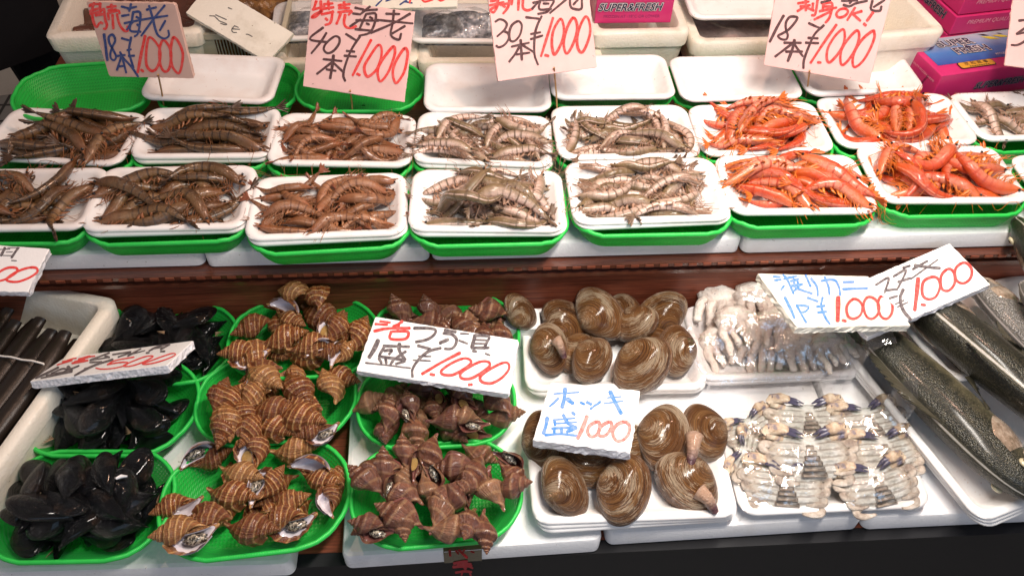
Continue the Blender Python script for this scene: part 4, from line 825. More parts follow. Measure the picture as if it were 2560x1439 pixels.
# ------------------------------------------------------------------ shells: spiral whelks
def spiral(G0, turns, growth, nth, cord, ncord, axial, naxial, keel=0.0, flare=.1):
    C0 = spline(np.array(G0), 6)[:-1]; m = len(C0)
    per = np.r_[0, np.cumsum(np.linalg.norm(np.diff(C0, axis=0), axis=1))]; per /= per[-1]*(1+1/m)
    cen = C0.mean(0); out = np.clip((C0[:, 0]-.12)/.3, 0, 1)
    b = math.log(growth)/(2*math.pi); n = int(turns*nth); V = []; S = []
    for i in range(n+5):
        t = -turns*2*math.pi+i*2*math.pi/nth; e = math.exp(b*min(t, 0)); q = C0.copy()
        if i > n-1: q = cen+(q-cen)*(1+flare*((i-n+1)/5)**1.6)*np.where((C0-cen)[:, 0] > 0, 1+flare*.5*(i-n+1)/5, 1)[:, None]
        d = q-cen; nl = d/np.linalg.norm(d, axis=1)[:, None]
        disp = out*(cord*(np.cos(2*math.pi*ncord*per)) + axial*np.cos(naxial*t)*np.clip(1.2-abs(per-.22)*4, 0, 1))
        q = q+nl*disp[:, None]
        V.append(np.c_[q[:, 0]*math.cos(t)*e, q[:, 0]*math.sin(t)*e, q[:, 1]*e]); S.append(np.c_[np.full(m, t/(2*math.pi)+turns), per])
    V = np.concatenate(V); S = np.concatenate(S)
    F = gridF(n+5, m, cv=True); F.append(tuple(range(m)))
    # lining: the inside of the last part of the whorl
    Vl = []; k = 7
    for i in range(k):
        t = .1-i*.16; e = math.exp(b*min(t, 0)); sc = .95 if i == 0 else .9-.012*i
        q = cen+(C0-cen)*sc*((1+flare*.95)*np.where((C0-cen)[:, 0] > 0, 1+flare*.48, 1)[:, None] if i == 0 else 1); Vl.append(np.c_[q[:, 0]*math.cos(t)*e, q[:, 0]*math.sin(t)*e, q[:, 1]*e])
    Vl = np.concatenate(Vl); Fl = [f[::-1] for f in gridF(k, m, cv=True)]+[tuple((k-1)*m+j for j in range(m))]
    return V, F, S, Vl, Fl, cen
def to_unit(V, length, zc):                     # apex along +x, mouth towards +y, unit length
    V = np.asarray(V)-np.array([0, 0, zc]); return np.c_[V[:, 2], V[:, 1], -V[:, 0]]/length
def m_whelk(name, base, dark, pale, ncord, fine=1.0):
    g = G(name); s = g.st(); u, v, _ = g.xyz(s); c = g.obco(); r = g.rnd()
    w = g.math('ADD', g.math('MULTIPLY', g.math('COSINE', g.math('MULTIPLY', v, 2*math.pi*ncord)), .5), .5)
    nz = g.noise(g.add(g.map(s, (14, 9, 1)), g.n('ShaderNodeCombineXYZ', {0: g.math('MULTIPLY', r, 40), 2: r}).outputs[0]), 1, 5, .65)
    col = g.mix(g.r01(nz, .35, .7), dark, base)
    col = g.mix(g.math('MULTIPLY', g.math('MULTIPLY', g.r01(w, .76, .96), fine), g.r01(nz, .2, .5)), col, pale)
    gro = g.noise(g.map(s, (60, 2, 1)), 1, 3); col = g.mix(g.math('MULTIPLY', g.r01(gro, .55, .75), .35), col, pale)
    col = g.mix(g.math('MULTIPLY', g.r01(g.noise(c, 9, 4), .5, .75), .5), col, dark)
    col = g.mix(g.math('MULTIPLY', g.r01(r, .55, 1), .55), col, dark); col = g.mix(g.math('MULTIPLY', g.r01(r, .3, 0), .25), col, pale)
    bp = g.bump(gro, .4, .03); bp = g.bump(g.noise(c, 40, 4), .3, .02, bp)
    return g.p(base=col, rough=.3, spec=.5, coat=.22, coatr=.122, normal=bp)
ridged_m = m_whelk('ribbed_whelk_shell', (.31, .09, .018), (.1, .024, .007), (.64, .38, .15), 11, .75)
smooth_m = m_whelk('smooth_whelk_shell', (.24, .09, .045), (.075, .024, .018), (.46, .28, .14), 6, .4)
g = G('lilac_lining'); c = g.obco()
lining_m = g.p(base=g.mix(g.noise(c, 3.5, 3), (.82, .77, .74), (.6, .54, .66)), rough=.16, spec=.6, coat=.5, coatr=.08)
lining_d = m_plain('brown_lining', (.16, .06, .05), .2, .5, .3, 4, .2, 10)
g = G('operculum_horn'); s = g.st(); c = g.obco()
operc_m = g.p(base=g.ramp(g.wave(s, 5.5, 1.2, dir='X'), (.2, (.3, .15, .04)), (.7, (.55, .36, .13))), rough=.35, spec=.5, normal=g.bump(g.wave(s, 5.5, 1.2, dir='X'), .5, .03))
g = G('speckled_flesh'); c = g.obco()
flesh_m = g.p(base=g.mix(g.r01(g.noise(c, 22, 4), .45, .6), (.03, .025, .022), (.5, .44, .34)), rough=.2, spec=.6, coat=.5)
RG = [(1.16*a_, b_) for a_, b_ in [(.33, -.87), (.48, -.95), (.585, -1.12), (.63, -1.36), (.585, -1.62), (.45, -1.86), (.27, -2.08), (.12, -2.26), (.04, -2.2), (.09, -1.95), (.13, -1.55), (.16, -1.15), (.33, -.87)]]
SG = [(1.14*a_, b_) for a_, b_ in [(.33, -.87), (.5, -.97), (.64, -1.1), (.68, -1.32), (.6, -1.62), (.42, -1.9), (.24, -2.16), (.14, -2.36), (.04, -2.34), (.07, -2.05), (.12, -1.6), (.16, -1.15), (.33, -.87)]]
def whelk_set(name, G0, growth, cord, nc, ax, nax, flare, m, lm, leng, zc):
    V, F, S, Vl, Fl, cen = spiral(G0, 6.0, growth, 44, cord, nc, ax, nax, 0, flare)
    sh = mesh(name+'_shell', to_unit(V, leng, zc), F, m, st=S); li = mesh(name+'_lining', to_unit(Vl, leng, zc), Fl, lm)
    # operculum: oval horny plate set in the mouth
    n, k = 9, 22; a = np.arange(k)*2*math.pi/k; Vo = []; So = []
    for i in range(n):
        r_ = i/(n-1); Vo.append(np.c_[cen[0]+r_*.22*np.cos(a)+.02, np.full(k, -.02-.05*(1-r_)), cen[1]+.1+r_*.36*np.sin(a)]); So.append(np.c_[np.full(k, r_), a])
    Vo = np.concatenate(Vo); th = Vo+np.array([0, .035, 0])
    op = mesh(name+'_operculum', to_unit(np.r_[Vo, th], leng, zc), gridF(n, k, cv=True)+[tuple(i+n*k for i in f[::-1]) for f in gridF(n, k, cv=True)]+[((n-1)*k+j, (n-1)*k+(j+1) % k, n*k+(n-1)*k+(j+1) % k, n*k+(n-1)*k+j) for j in range(k)], operc_m, st=np.concatenate(So+So))
    aa = np.linspace(0, math.pi, 10); bb = np.arange(14)*2*math.pi/14
    sv = np.array([[math.sin(i)*math.cos(j), math.sin(i)*math.sin(j), math.cos(i)] for i in aa for j in bb]); rs = np.random.default_rng(4)
    fl = sv*np.array([.2, .26, .42])*(1+.16*np.sin(sv@np.array([9, 5, 7])*1.3)[:, None])+np.array([cen[0]+.02, -.1, cen[1]])
    fm = mesh(name+'_flesh', to_unit(fl, leng, zc), gridF(10, 14, cv=True), flesh_m)
    return sh, li, op, fm
WR = whelk_set('ribbed_whelk', RG, 1.72, .018, 11, .026, 10, .26, ridged_m, lining_m, 2.3, -1.5)
WS = whelk_set('smooth_whelk', SG, 1.68, .012, 6, .018, 8, .16, smooth_m, lining_d, 2.5, -1.55)
PROF_W = [(.33, .07), (.2, .14), (.05, .21), (-.1, .235), (-.24, .15), (-.34, .07)]
def settle(px, rot, prof, size, slack=.22, zg=.06, xy=None, zmax=.115):
    for _ in range(4):
        if xy is None: p = at(px, zg); x, y = p[0], min(p[1], .893)
        else: x, y = xy
        zs = []
        for q in prof:
            o = rot@np.array([q[0], q[2] if len(q) > 2 else 0, 0])*size; r = q[1]*size
            zs.append(need(x+o[0], y+o[1], r)-o[2]-slack*r)
        z = min(float(np.sort(zs)[-2:].mean()), zmax); zg = .5*zg+.5*z if xy is None else z
    for q in prof:
        o = rot@np.array([q[0], q[2] if len(q) > 2 else 0, 0])*size; stamp(x+o[0], y+o[1], z+o[2], q[1]*size)
    return x, y, z
def whelk(kind, px, ang, mouth, size, mode, label, group, pitch=0):
    # ang: screen direction of the apex in degrees (0 right, 90 up); mouth: roll, 90 = mouth upwards
    W_ = WR if kind == 'ribbed' else WS
    opt = math.degrees(math.atan2(.74, -.67*math.cos(R(ang)))); mouth = opt+(mouth % 23)-11 if mode else opt+180+(mouth % 71)-35
    rot = rotz(R(ang))@roty(R(-pitch))@rotx(R(mouth))
    size *= .86; x, y, z = settle(px, rot, PROF_W, size, .62, zmax=.085)
    o = link(kind+'_whelk', W_[0], None, M4(rot*size, (x, y, z)))
    if mode or kind == 'smooth': link('shell_lining', W_[1], o)
    if mode == 'o': link('operculum', W_[2], o)
    if mode == 'f': link('soft_body', W_[3], o)
    tag(o, label, 'whelk', group); return o
def filler(kind, key, N, szr, label, group, fx=.07, fy=.04):
    (cx, cy), rz, sc = POSE[key]; q = np.random.default_rng(sum(map(ord, key)))
    for i in range(N):
        a = i*2.4+q.uniform(-.3, .3); r_ = math.sqrt((i+.5)/N); x = cx+fx*r_*math.cos(a); y = cy+fy*r_*math.sin(a); size = q.uniform(*szr)
        rot = rotz(q.uniform(0, 6.28))@roty(q.uniform(-.2, .3))@rotx(q.uniform(0, 6.28)); W_ = WR if kind == 'ribbed' else WS
        x, y, z = settle(None, rot, PROF_W, size, .5, xy=(x, y)); o = link(kind+'_whelk', W_[0], None, M4(rot*size, (x, y, z))); tag(o, label, 'whelk', group)
for key, nm in (('W0', 'front'), ('W1', 'middle'), ('W2', 'back')): filler('ribbed', key, 8, (.062, .072), 'ribbed whelk in the lower layer of the '+nm+' basket', 'ribbed whelks, lower layer, '+nm+' basket')
gw = 'ribbed whelks in the front basket'
for px, ang, mo, sz, md, lb in [((530, 1300), 180, -60, .075, '', 'ribbed whelk half buried at the front left of the front basket'), ((700, 1260), 20, -80, .08, '', 'ribbed whelk at the bottom of the front basket, under the open mouthed ones'), ((820, 1215), 60, 200, .085, '', 'ribbed whelk standing against the right wall of the front basket'), ((590, 1175), -20, 250, .08, '', 'ribbed whelk lying deep in the middle of the front basket'),
    ((500, 1155), 25, 60, .088, 'f', 'ribbed whelk with pale mouth at the back left corner of the front basket'), ((640, 1140), 100, 75, .09, 'o', 'ribbed whelk with round yellowish lid facing up in the front basket'), ((725, 1118), 5, -60, .085, '', 'ribbed whelk at the very back of the front basket pointing right'), ((565, 1222), -15, -70, .085, '', 'ribbed whelk with closed back up in the middle of the front basket'),
    ((455, 1255), -160, 120, .082, 'w', 'ribbed whelk with wide lilac mouth at the left wall of the front basket'), ((655, 1215), 60, 60, .085, 'f', 'ribbed whelk with white mouth and black flesh in the middle of the front basket'), ((770, 1180), -20, 130, .095, 'w', 'largest ribbed whelk with white inner lip at the right of the front basket'), ((480, 1322), 190, -50, .1, 'f', 'long ribbed whelk lying at the front rim, apex to the left'), ((615, 1312), -10, 150, .085, '', 'ribbed whelk with curled siphon at the front rim, in the middle'), ((735, 1300), 190, 70, .095, 'f', 'ribbed whelk with white lip and black flesh at the front right corner'), ((830, 1255), 100, 90, .07, 'w', 'small ribbed whelk with pale lip at the right front rim')]:
    whelk('ribbed', px, ang, mo, sz, md, lb, gw)
gw = 'ribbed whelks in the middle basket'
for px, ang, mo, sz, md, lb in [((570, 1060), -100, -80, .08, '', 'ribbed whelk at the front left corner of the middle basket'), ((680, 1060), -30, -70, .085, '', 'ribbed whelk at the front wall of the middle basket, apex to the right'), ((760, 1020), 170, 220, .08, '', 'ribbed whelk buried at the centre right of the middle basket'), ((620, 1000), 60, 250, .08, '', 'ribbed whelk buried at the left of the middle basket'), ((545, 1010), 80, -60, .085, '', 'ribbed whelk upright against the left wall of the middle basket'),
    ((600, 975), -110, 80, .092, 'w', 'ribbed whelk with big white mouth on the left of the middle basket'), ((655, 935), -40, -70, .085, '', 'ribbed whelk at the back of the middle basket, apex lower right'), ((745, 960), -60, -60, .09, '', 'ribbed whelk with sharp siphon at the back right of the middle basket'), ((830, 935), -20, -90, .088, '', 'ribbed whelk on the back right rim of the middle basket'), ((828, 988), 110, -20, .08, '', 'rounded ribbed whelk seen end on at the right of the middle basket'), ((665, 1020), -10, -80, .092, '', 'ribbed whelk lying across the centre of the middle basket'), ((740, 1035), -20, -70, .09, '', 'ribbed whelk right of centre in the middle basket, back up'), ((575, 1040), -80, -70, .085, '', 'ribbed whelk pointing to the front at the left of the middle basket'), ((805, 1068), 200, 60, .075, 'f', 'small ribbed whelk with white lip at the front right of the middle basket'), ((640, 1070), -120, -60, .07, '', 'small ribbed whelk at the front wall of the middle basket')]:
    whelk('ribbed', px, ang, mo, sz, md, lb, gw)
gw = 'ribbed whelks in the back basket'
for px, ang, mo, sz, md, lb in [((650, 890), 200, -60, .085, '', 'ribbed whelk at the front left of the back basket'), ((760, 880), 0, -70, .085, '', 'ribbed whelk at the front of the back basket, apex right'), ((700, 830), 100, 220, .085, '', 'ribbed whelk buried in the middle of the back basket'), ((830, 830), 60, 200, .08, '', 'ribbed whelk buried on the right of the back basket'),
    ((645, 820), 200, -30, .08, '', 'round ribbed whelk at the left wall of the back basket'), ((705, 785), -35, 110, .092, 'w', 'ribbed whelk with lilac mouth facing left on top of the back basket'), ((795, 782), -30, -70, .09, '', 'ribbed whelk leaning at the back right of the back basket'), ((690, 850), 15, -80, .095, '', 'long ribbed whelk lying across the back basket'), ((625, 880), 185, 80, .09, 'o', 'ribbed whelk with white lip and brown lid at the left of the back basket'), ((835, 835), 75, 70, .09, 'o', 'ribbed whelk with white lip and lid at the right of the back basket'), ((890, 842), 70, -60, .085, '', 'ribbed whelk against the right rim of the back basket'), ((765, 865), 10, -60, .085, '', 'ribbed whelk right of centre at the front of the back basket'), ((850, 893), 60, 90, .07, 'w', 'small ribbed whelk with lilac lip at the front right of the back basket'), ((800, 885), 20, 60, .07, 'w', 'small ribbed whelk with white lip at the front of the back basket')]:
    whelk('ribbed', px, ang, mo, sz, md, lb, gw)
rs = np.random.default_rng(21)
for key, nm in (('T0', 'front'), ('T1', 'middle'), ('T2', 'back')): filler('smooth', key, 10, (.068, .078), 'brown smooth whelk in the lower layer of the '+nm+' basket', 'brown smooth whelks, lower layer, '+nm+' basket')
for nm, pts in {'front basket': [(930, 1275), (1010, 1300), (1090, 1290), (1180, 1300), (1230, 1240), (960, 1190), (1050, 1170), (1150, 1170), (1120, 1240), (935, 1160), (1010, 1148), (1085, 1125), (1190, 1125), (1262, 1165), (925, 1215), (990, 1232), (1065, 1195), (1125, 1255), (1195, 1190), (1262, 1215), (1005, 1290), (1105, 1318), (1215, 1315), (945, 1318)],
                'middle basket': [(960, 1055), (1040, 1060), (1120, 1060), (1190, 1060), (1240, 1035), (1000, 1000), (1080, 1000), (1170, 1000), (905, 1010), (965, 1050), (1030, 1030), (1110, 1045), (1185, 1050), (1248, 1020)],
                'back basket': [(1010, 850), (1090, 850), (1180, 850), (1000, 790), (1070, 785), (1130, 770), (1190, 805), (1235, 790), (1255, 830), (1060, 800), (1150, 805), (1215, 830)]}.items():
    for i, p in enumerate(pts):
        mo = rs.choice([60, 90, 120, -60, -90, 200, 250]); md = rs.choice(['', 'f', 'f', 'o', '']) if 30 < mo < 150 else ''
        whelk('smooth', p, rs.uniform(0, 360), mo+rs.uniform(-15, 15), rs.uniform(.072, .088), md, 'brown smooth whelk with pointed spire in the '+nm.replace('basket', 'basket of its column'), 'brown smooth whelks, '+nm, rs.uniform(-15, 25))

# ------------------------------------------------------------------ bivalves
def valve(outline, D, umb, pw=2.2, ex=.58, nr=22, k=48, bulge=.1, ridge=.0):
    a = np.arange(k)*2*math.pi/k; O = outline(a); V = []; S = []
    for i in range(nr):
        r_ = i/(nr-1); q = O*r_; z = D*max(0, (1-r_**pw))**ex
        ub = np.exp(-((q[:, 0]-umb[0])**2/.018+(q[:, 1]-umb[1])**2/.03)); zz = z*(1+.18*ub); q = q+np.array(umb)*ub[:, None]*bulge
        d = q-np.array(umb); dist = np.linalg.norm(d, axis=1)+1e-6; ex2 = []
        dirs = d/dist[:, None]; tt = np.zeros(k)
        for _t in np.linspace(0, 1.3, 90):
            pt = np.array(umb)+dirs*_t; an = np.arctan2(pt[:, 1], pt[:, 0]); rad = np.linalg.norm(pt, axis=1)
            orad = np.interp(an % (2*math.pi), np.r_[np.arctan2(O[:, 1], O[:, 0]) % (2*math.pi)][np.argsort(np.arctan2(O[:, 1], O[:, 0]) % (2*math.pi))], np.linalg.norm(O, axis=1)[np.argsort(np.arctan2(O[:, 1], O[:, 0]) % (2*math.pi))])
            tt = np.where(rad < orad, _t, tt)
        g_ = np.clip(dist/np.maximum(tt, .05), 0, 1.05)
        zz = zz+ridge*np.sin(g_*95)*(.3+.7*r_)*(r_ < .99)
        V.append(np.c_[q, zz+.004]); S.append(np.c_[g_, np.arctan2(d[:, 1], d[:, 0])/math.pi])
    V.append(V[-1]*np.array([.985, .985, 1])-np.array([0, 0, .012])); S.append(S[-1])
    return np.concatenate(V), gridF(nr+1, k, cv=True), np.concatenate(S)
def out_clam(a): x = np.cos(a)*.5; y = np.sin(a)*.37; return np.c_[x*np.where(y > 0, 1-.3*(y/.37)**2, 1), y*np.where(y > 0, 1.06, .98)]
def out_mussel(a): x = np.cos(a)*.5; w_ = .27*np.clip((x+.5)/.6, 0, 1)**.8; return np.c_[x, np.sin(a)*np.maximum(w_, .03)]
g = G('surf_clam_shell'); s = g.st(); u, v, _ = g.xyz(s); c = g.obco(); r = g.rnd()
off = g.n('ShaderNodeCombineXYZ', {0: 0.0, 1: g.math('MULTIPLY', r, 30), 2: g.math('MULTIPLY', r, 17)}).outputs[0]
rings = g.math('ADD', g.math('MULTIPLY', g.noise(g.add(g.map(s, (120, 1.6, 1)), off), 1, 4, .7, .3), .62), g.math('MULTIPLY', g.noise(g.add(g.map(s, (8, .9, 1)), off), 1, 4, .6, .4), .38))
col = g.ramp(rings, (.36, (.035, .012, .006)), (.44, (.13, .048, .015)), (.53, (.27, .115, .035)), (.66, (.46, .27, .11)))
worn = g.noise(g.add(g.map(s, (60, 9, 1)), off), 1, 7, .8, .6); big = g.noise(g.add(g.map(s, (3.5, 3, 1)), off), 1, 4)
wm = g.r01(g.math('ADD', worn, g.math('MULTIPLY', g.math('SUBTRACT', big, .5), .9)), .55, .575)
col = g.mix(g.math('MULTIPLY', wm, .85), col, (.62, .48, .33))
ln = g.r01(g.math('SINE', g.math('ADD', g.math('MULTIPLY', u, 120), g.math('MULTIPLY', big, 16))), .55, .95); col = g.mix(g.math('MULTIPLY', g.math('MULTIPLY', ln, g.r01(worn, .35, .6)), .7), col, (.025, .009, .005))
um = g.r01(u, .3, .12); col = g.mix(g.math('MULTIPLY', um, .45), col, (.36, .22, .12))
clam_m = g.p(base=col, rough=g.r01(worn, .1, 1.3), spec=.5, coat=.22, coatr=.12, normal=g.bump(ln, -.35, .012, g.bump(rings, .8, .03)))
g = G('clam_foot'); s = g.st(); u, v, _ = g.xyz(s); c = g.obco()
foot_m = g.p(base=g.mix(g.r01(g.math('ADD', u, g.math('MULTIPLY', g.noise(c, 14, 4), .4)), .55, 1.0), g.mix(g.noise(c, 9, 4), (.5, .34, .24), (.3, .16, .1)), (.1, .04, .05)), rough=.25, spec=.5, coat=.3, normal=g.bump(g.noise(g.map(s, (14, 3, 1)), 1, 4), .5, .02)); tip_m = m_plain('clam_foot_tip', (.12, .05, .06), .22, .5, .3, 10, .3, 30)
Vc, Fc, Sc = valve(out_clam, .255, (.08, .44), ridge=.0012, bulge=.0)
clam_v = mesh('clam_valve', Vc, Fc, clam_m, st=Sc)
PROF_C = [(0, .24), (.22, .16), (-.22, .16), (0, .17, .2), (0, .17, -.2), (.34, .07), (-.34, .07)]
def clam(px, yaw, tilt, spin, size, foot, label, group, xy=None, zz=None):
    rot = rotz(R(yaw))@rotx(R(tilt))@rotz(R(spin))
    x, y, z = settle(px, rot, PROF_C, size, .22, .05, xy=xy, zmax=.078)
    if zz is not None: z = zz
    o = link('surf_clam', clam_v, None, M4(rot*size, (x, y, z)))
    link('valve', clam_v, o, Matrix.Diagonal((1, 1, -1, 1)))
    if foot:
        (st_, zs_), (tip, zt) = foot; T_ = at(tip, zt); S_ = at(st_, zs_); I = np.linalg.inv(np.array(o.matrix_basis)); lp = lambda p: (I@np.r_[p, 1])[:3]
        path = [S_, S_+(T_-S_)*.4+np.array([0, 0, .006]), S_+(T_-S_)*.75+np.array([0, 0, .003]), T_]
        b = MB(); V, F, S = tube([lp(p) for p in spline(path, 4)], np.interp(np.linspace(0, 1, 13), [0, .25, .7, 1], [.125, .095, .07, .052]), 12); b.add(V, F, S, 0)
        V, F, S = tube([lp(p) for p in (T_-(T_-path[2])*.06, T_+(T_-path[2])*.06, T_+(T_-path[2])*.12)], [.05, .05, .03], 12); b.add(V, F, S, 1); b.build('siphon', [foot_m, tip_m], o)
    tag(o, label, 'clam', group); return o
gc = 'clams heaped in the back clam tray'
for px, yw, ti, sp, sz, ft, lb in [((1450, 880), 0, 15, 20, .09, 0, 'brown clam lying deep in the back clam tray on the left'), ((1620, 860), 10, 10, 200, .09, 0, 'brown clam lying deep in the back clam tray in the middle'), ((1560, 790), 0, 10, 90, .09, 0, 'brown clam lying deep at the back of the back clam tray'),
    ((1420, 775), 30, 30, 120, .096, 0, 'brown clam leaning at the back left of the back clam tray'), ((1655, 778), -25, 28, 230, .096, 0, 'golden brown clam at the back right of the back clam tray'), ((1375, 870), 40, 30, 60, .088, (((1388, 848), .085), ((1410, 892), .062)), 'brown clam with a stubby pale siphon at the left rim of the back clam tray'), ((1590, 810), -50, 40, 60, .08, 0, 'brown clam wedged behind the topmost clams of the back clam tray'), ((1480, 900), 35, 32, 20, .086, 0, 'reddish brown clam at the front left of the back clam tray'), ((1690, 875), -40, 32, 300, .086, 0, 'pale worn clam at the right rim of the back clam tray'), ((1500, 785), 18, 22, 110, .104, 0, 'big striped clam on top of the heap in the back clam tray'), ((1605, 915), -30, 38, 65, .11, 0, 'largest worn clam hanging over the front rim of the back clam tray')]:
    clam(px, yw, ti, sp, sz, ft, lb, gc)
gc = 'clams in the front clam tray'
for px, yw, ti, sp, sz, ft, lb in [((1360, 1100), 30, 40, 80, .09, 0, 'clam mostly hidden under the left of the blue lettered board'), ((1470, 1160), 0, 20, 0, .095, 0, 'dark clam lying under the front edge of the blue lettered board'), ((1560, 1110), 0, 10, 0, .095, 0, 'clam hidden under the blue lettered board'), ((1760, 1080), -50, 40, 330, .09, 0, 'brown clam standing at the back right of the front clam tray'), ((1660, 1095), 12, 20, 60, .106, (((1735, 1090), .085), ((1726, 1162), .07)), 'golden brown clam with a drooping siphon right of the blue lettered board'), ((1412, 1218), 70, 40, 60, .096, 0, 'pale umbo clam standing at the front left of the front clam tray'), ((1560, 1225), -8, 26, 75, .102, 0, 'round brown clam at the middle of the front clam tray'), ((1715, 1205), -20, 28, 330, .104, (((1748, 1228), .06), ((1788, 1278), .045)), 'dark brown clam with a pointed siphon at the front right corner')]:
    clam(px, yw, ti, sp, sz, ft, lb, gc)
V, F, S = loft([(.03, .022, .008, 0), (.03, .022, .008, .05)], 4); p = np.array([.085, .892, 0]); o = obj('foam_block', V, F, tray_m, sharp=40); o.location = (p[0]+.01, p[1]-.02, .0005); tag(o, 'small pinkish foam block behind the left of the back clam tray', 'foam block')
stamp_dish(p[0]+.01, p[1]-.02, 0, .03, .022, .008, .0005, .05, .001, .05)
clam(None, 70, 50, 90, .075, 0, 'pinkish clam on the foam block behind the back clam tray', 'clams beside the back tray', xy=(.092, .872), zz=.068)
g = G('mussel_shell'); s = g.st(); u, v, _ = g.xyz(s); c = g.obco(); r = g.rnd()
rg = g.noise(g.map(s, (26, 1, 1)), 1, 4, .6)
col = g.ramp(rg, (.3, (.002, .0022, .0032)), (.6, (.006, .006, .008)), (.85, (.03, .018, .012)))
col = g.mix(g.math('MULTIPLY', g.r01(g.noise(c, 2.3, 5), .56, .7), .75), col, (.075, .04, .022))
mussel_m = g.p(base=col, rough=.24, spec=.45, coat=.25, coatr=.06, normal=g.bump(g.noise(c, 14, 5, .65), .4, .03, g.bump(rg, .9, .03)))
Vm, Fm, Sm = valve(out_mussel, .135, (-.52, .02), 1.7, .75, 18, 40, .0, .0016)
mus_v = mesh('mussel_valve', Vm, Fm, mussel_m, st=Sm); PROF_M = [(.2, .15), (0, .14), (-.2, .1), (.35, .09), (-.38, .05)]
byss = m_plain('beard_fibre', (.3, .2, .12), .6, .3)
b = MB()
for i in range(5): b.add(*tube([(-.15, .18, 0), (-.12-.03*i, .24, .02*(i-2)), (-.1-.05*i, .3, .03*(i-2))], [.012, .01, .004], 4))
beard = b.mesh('beard', byss)
rs = np.random.default_rng(9)
for key, nm, N in (('M0', 'front basket of mussels', 42), ('M1', 'basket of mussels under the 500 board', 36), ('M2', 'basket of mussels against the wooden step', 32)):
    (cx, cy), rz, sc = POSE[key]
    for i in range(N):
        sh = 1-.35*i/N; sz = rs.uniform(.07, .09); best = None
        for _ in range(12):
            x = cx+rs.uniform(-1, 1)*.085*sh; y = cy+rs.uniform(-1, 1)*.05*sh
            rot = rotz(rs.uniform(0, 6.28))@roty(rs.uniform(-.3, .3))@rotx(rs.choice([0, .5, -.4, .8])+rs.normal(0, .2))
            zs = np.sort([need(x+(rot@np.array([q[0], 0, 0])*sz)[0], y+(rot@np.array([q[0], 0, 0])*sz)[1], q[1]*sz)-(rot@np.array([q[0], 0, 0])*sz)[2]-.3*q[1]*sz for q in PROF_M])[-2:].mean()
            if best is None or zs < best[0]: best = (zs, x, y, rot)
        z, x, y, rot = best
        for q in PROF_M: o_ = rot@np.array([q[0], 0, 0])*sz; stamp(x+o_[0], y+o_[1], z+o_[2], q[1]*sz*.9)
        o = link('mussel', mus_v, None, M4(rot*sz, (x, y, z))); link('valve', mus_v, o, Matrix.Diagonal((1, 1, -1, 1)))
        if rs.random() < .3: link('beard', beard, o)
        tag(o, 'glossy black mussel in the '+nm, 'mussel', 'black mussels, '+nm)
# pale scraps on the front mussels
for px, lb in (((305, 1195), 'curled white shell scrap on the front mussels'), ((340, 1235), 'white chip of shell on the front mussels, right of the curled scrap')):
    p = at(px, .085); z = hz(p[0], p[1])+.001; p = at(px, z+.002)
    V, F, S = tube([p+np.array([-.007, 0, .001]), p+np.array([0, .001, .004]), p+np.array([.007, .002, .0015])], [.0018, .0028, .0012], 6); tag(obj('shell_scrap', V, F, foam_board), lb, 'shell scrap')
# ------------------------------------------------------------------ razor clams in the left foam bin
bx, by, brz = -.757, .745, R(-15.4)
o = link('foam_box', foam_bin('foam_box', .165, .205, .10)); o.location = (bx, by, .001); o.rotation_euler = (0, 0, brz); tag(o, 'white foam box with razor clams at the lower left', 'foam box', 'polystyrene boxes on the lower table')
g = G('razor_shell'); s = g.st(); c = g.obco()
rz_n = g.noise(g.map(s, (3, 26, 1)), 1, 4)
razor_m = g.p(base=g.ramp(rz_n, (.3, (.005, .004, .004)), (.55, (.02, .013, .009)), (.75, (.075, .038, .02))), rough=.36, spec=.4, normal=g.bump(rz_n, .6, .006, g.bump(g.noise(c, 60, 4), .3, .003)))
band_m = m_plain('rubber_band', (.75, .72, .68), .6, .3)
ab = rotz(brz)
for lay in range(3):
    for i in range(9-lay):
        lx = .134-lay*.008-i*.0295+rs.uniform(-.003, .003); z0 = .038+lay*.025; ly = rs.uniform(-.01, .01)
        ly += rs.uniform(-.02, .01); wb = rs.uniform(-.004, .004); dz = rs.uniform(-.003, .004)
        P = np.array([ab@np.array([lx+wb*t*t+.002*math.sin(t*3+i), ly+.145*t, 0])+np.array([bx, by, z0+dz*t]) for t in np.linspace(-1, 1, 14)])
        r_ = np.full(14, rs.uniform(.0125, .015))*(1+.05*np.sin(np.arange(14)*1.3+i)); r_[0] = r_[-1] = .0085; r_[1] = r_[-2] = .0115
        V, F, S = tube(P, r_*1.12, 14, rs.uniform(.55, .75)); tag(obj('razor_clam', V, F, razor_m), 'long dark razor clam bundled in the foam box at the lower left', 'razor clam', 'razor clams in the foam box')
for yy, lb in ((.06, 'white rubber band across the razor clams, the farther one'), (-.055, 'white rubber band across the razor clams, the nearer one')):
    P = [ab@np.array([x, yy+.02*x, 0])+np.array([bx, by, .1035+.0012*math.sin(x*190)]) for x in np.linspace(-.12, .124, 30)]
    P.append(P[-1]+np.array([.003, 0, -.012])); V, F, S = tube(P, .0016, 6, .8); tag(obj('rubber_band', V, F, band_m), lb, 'rubber band', 'rubber bands')
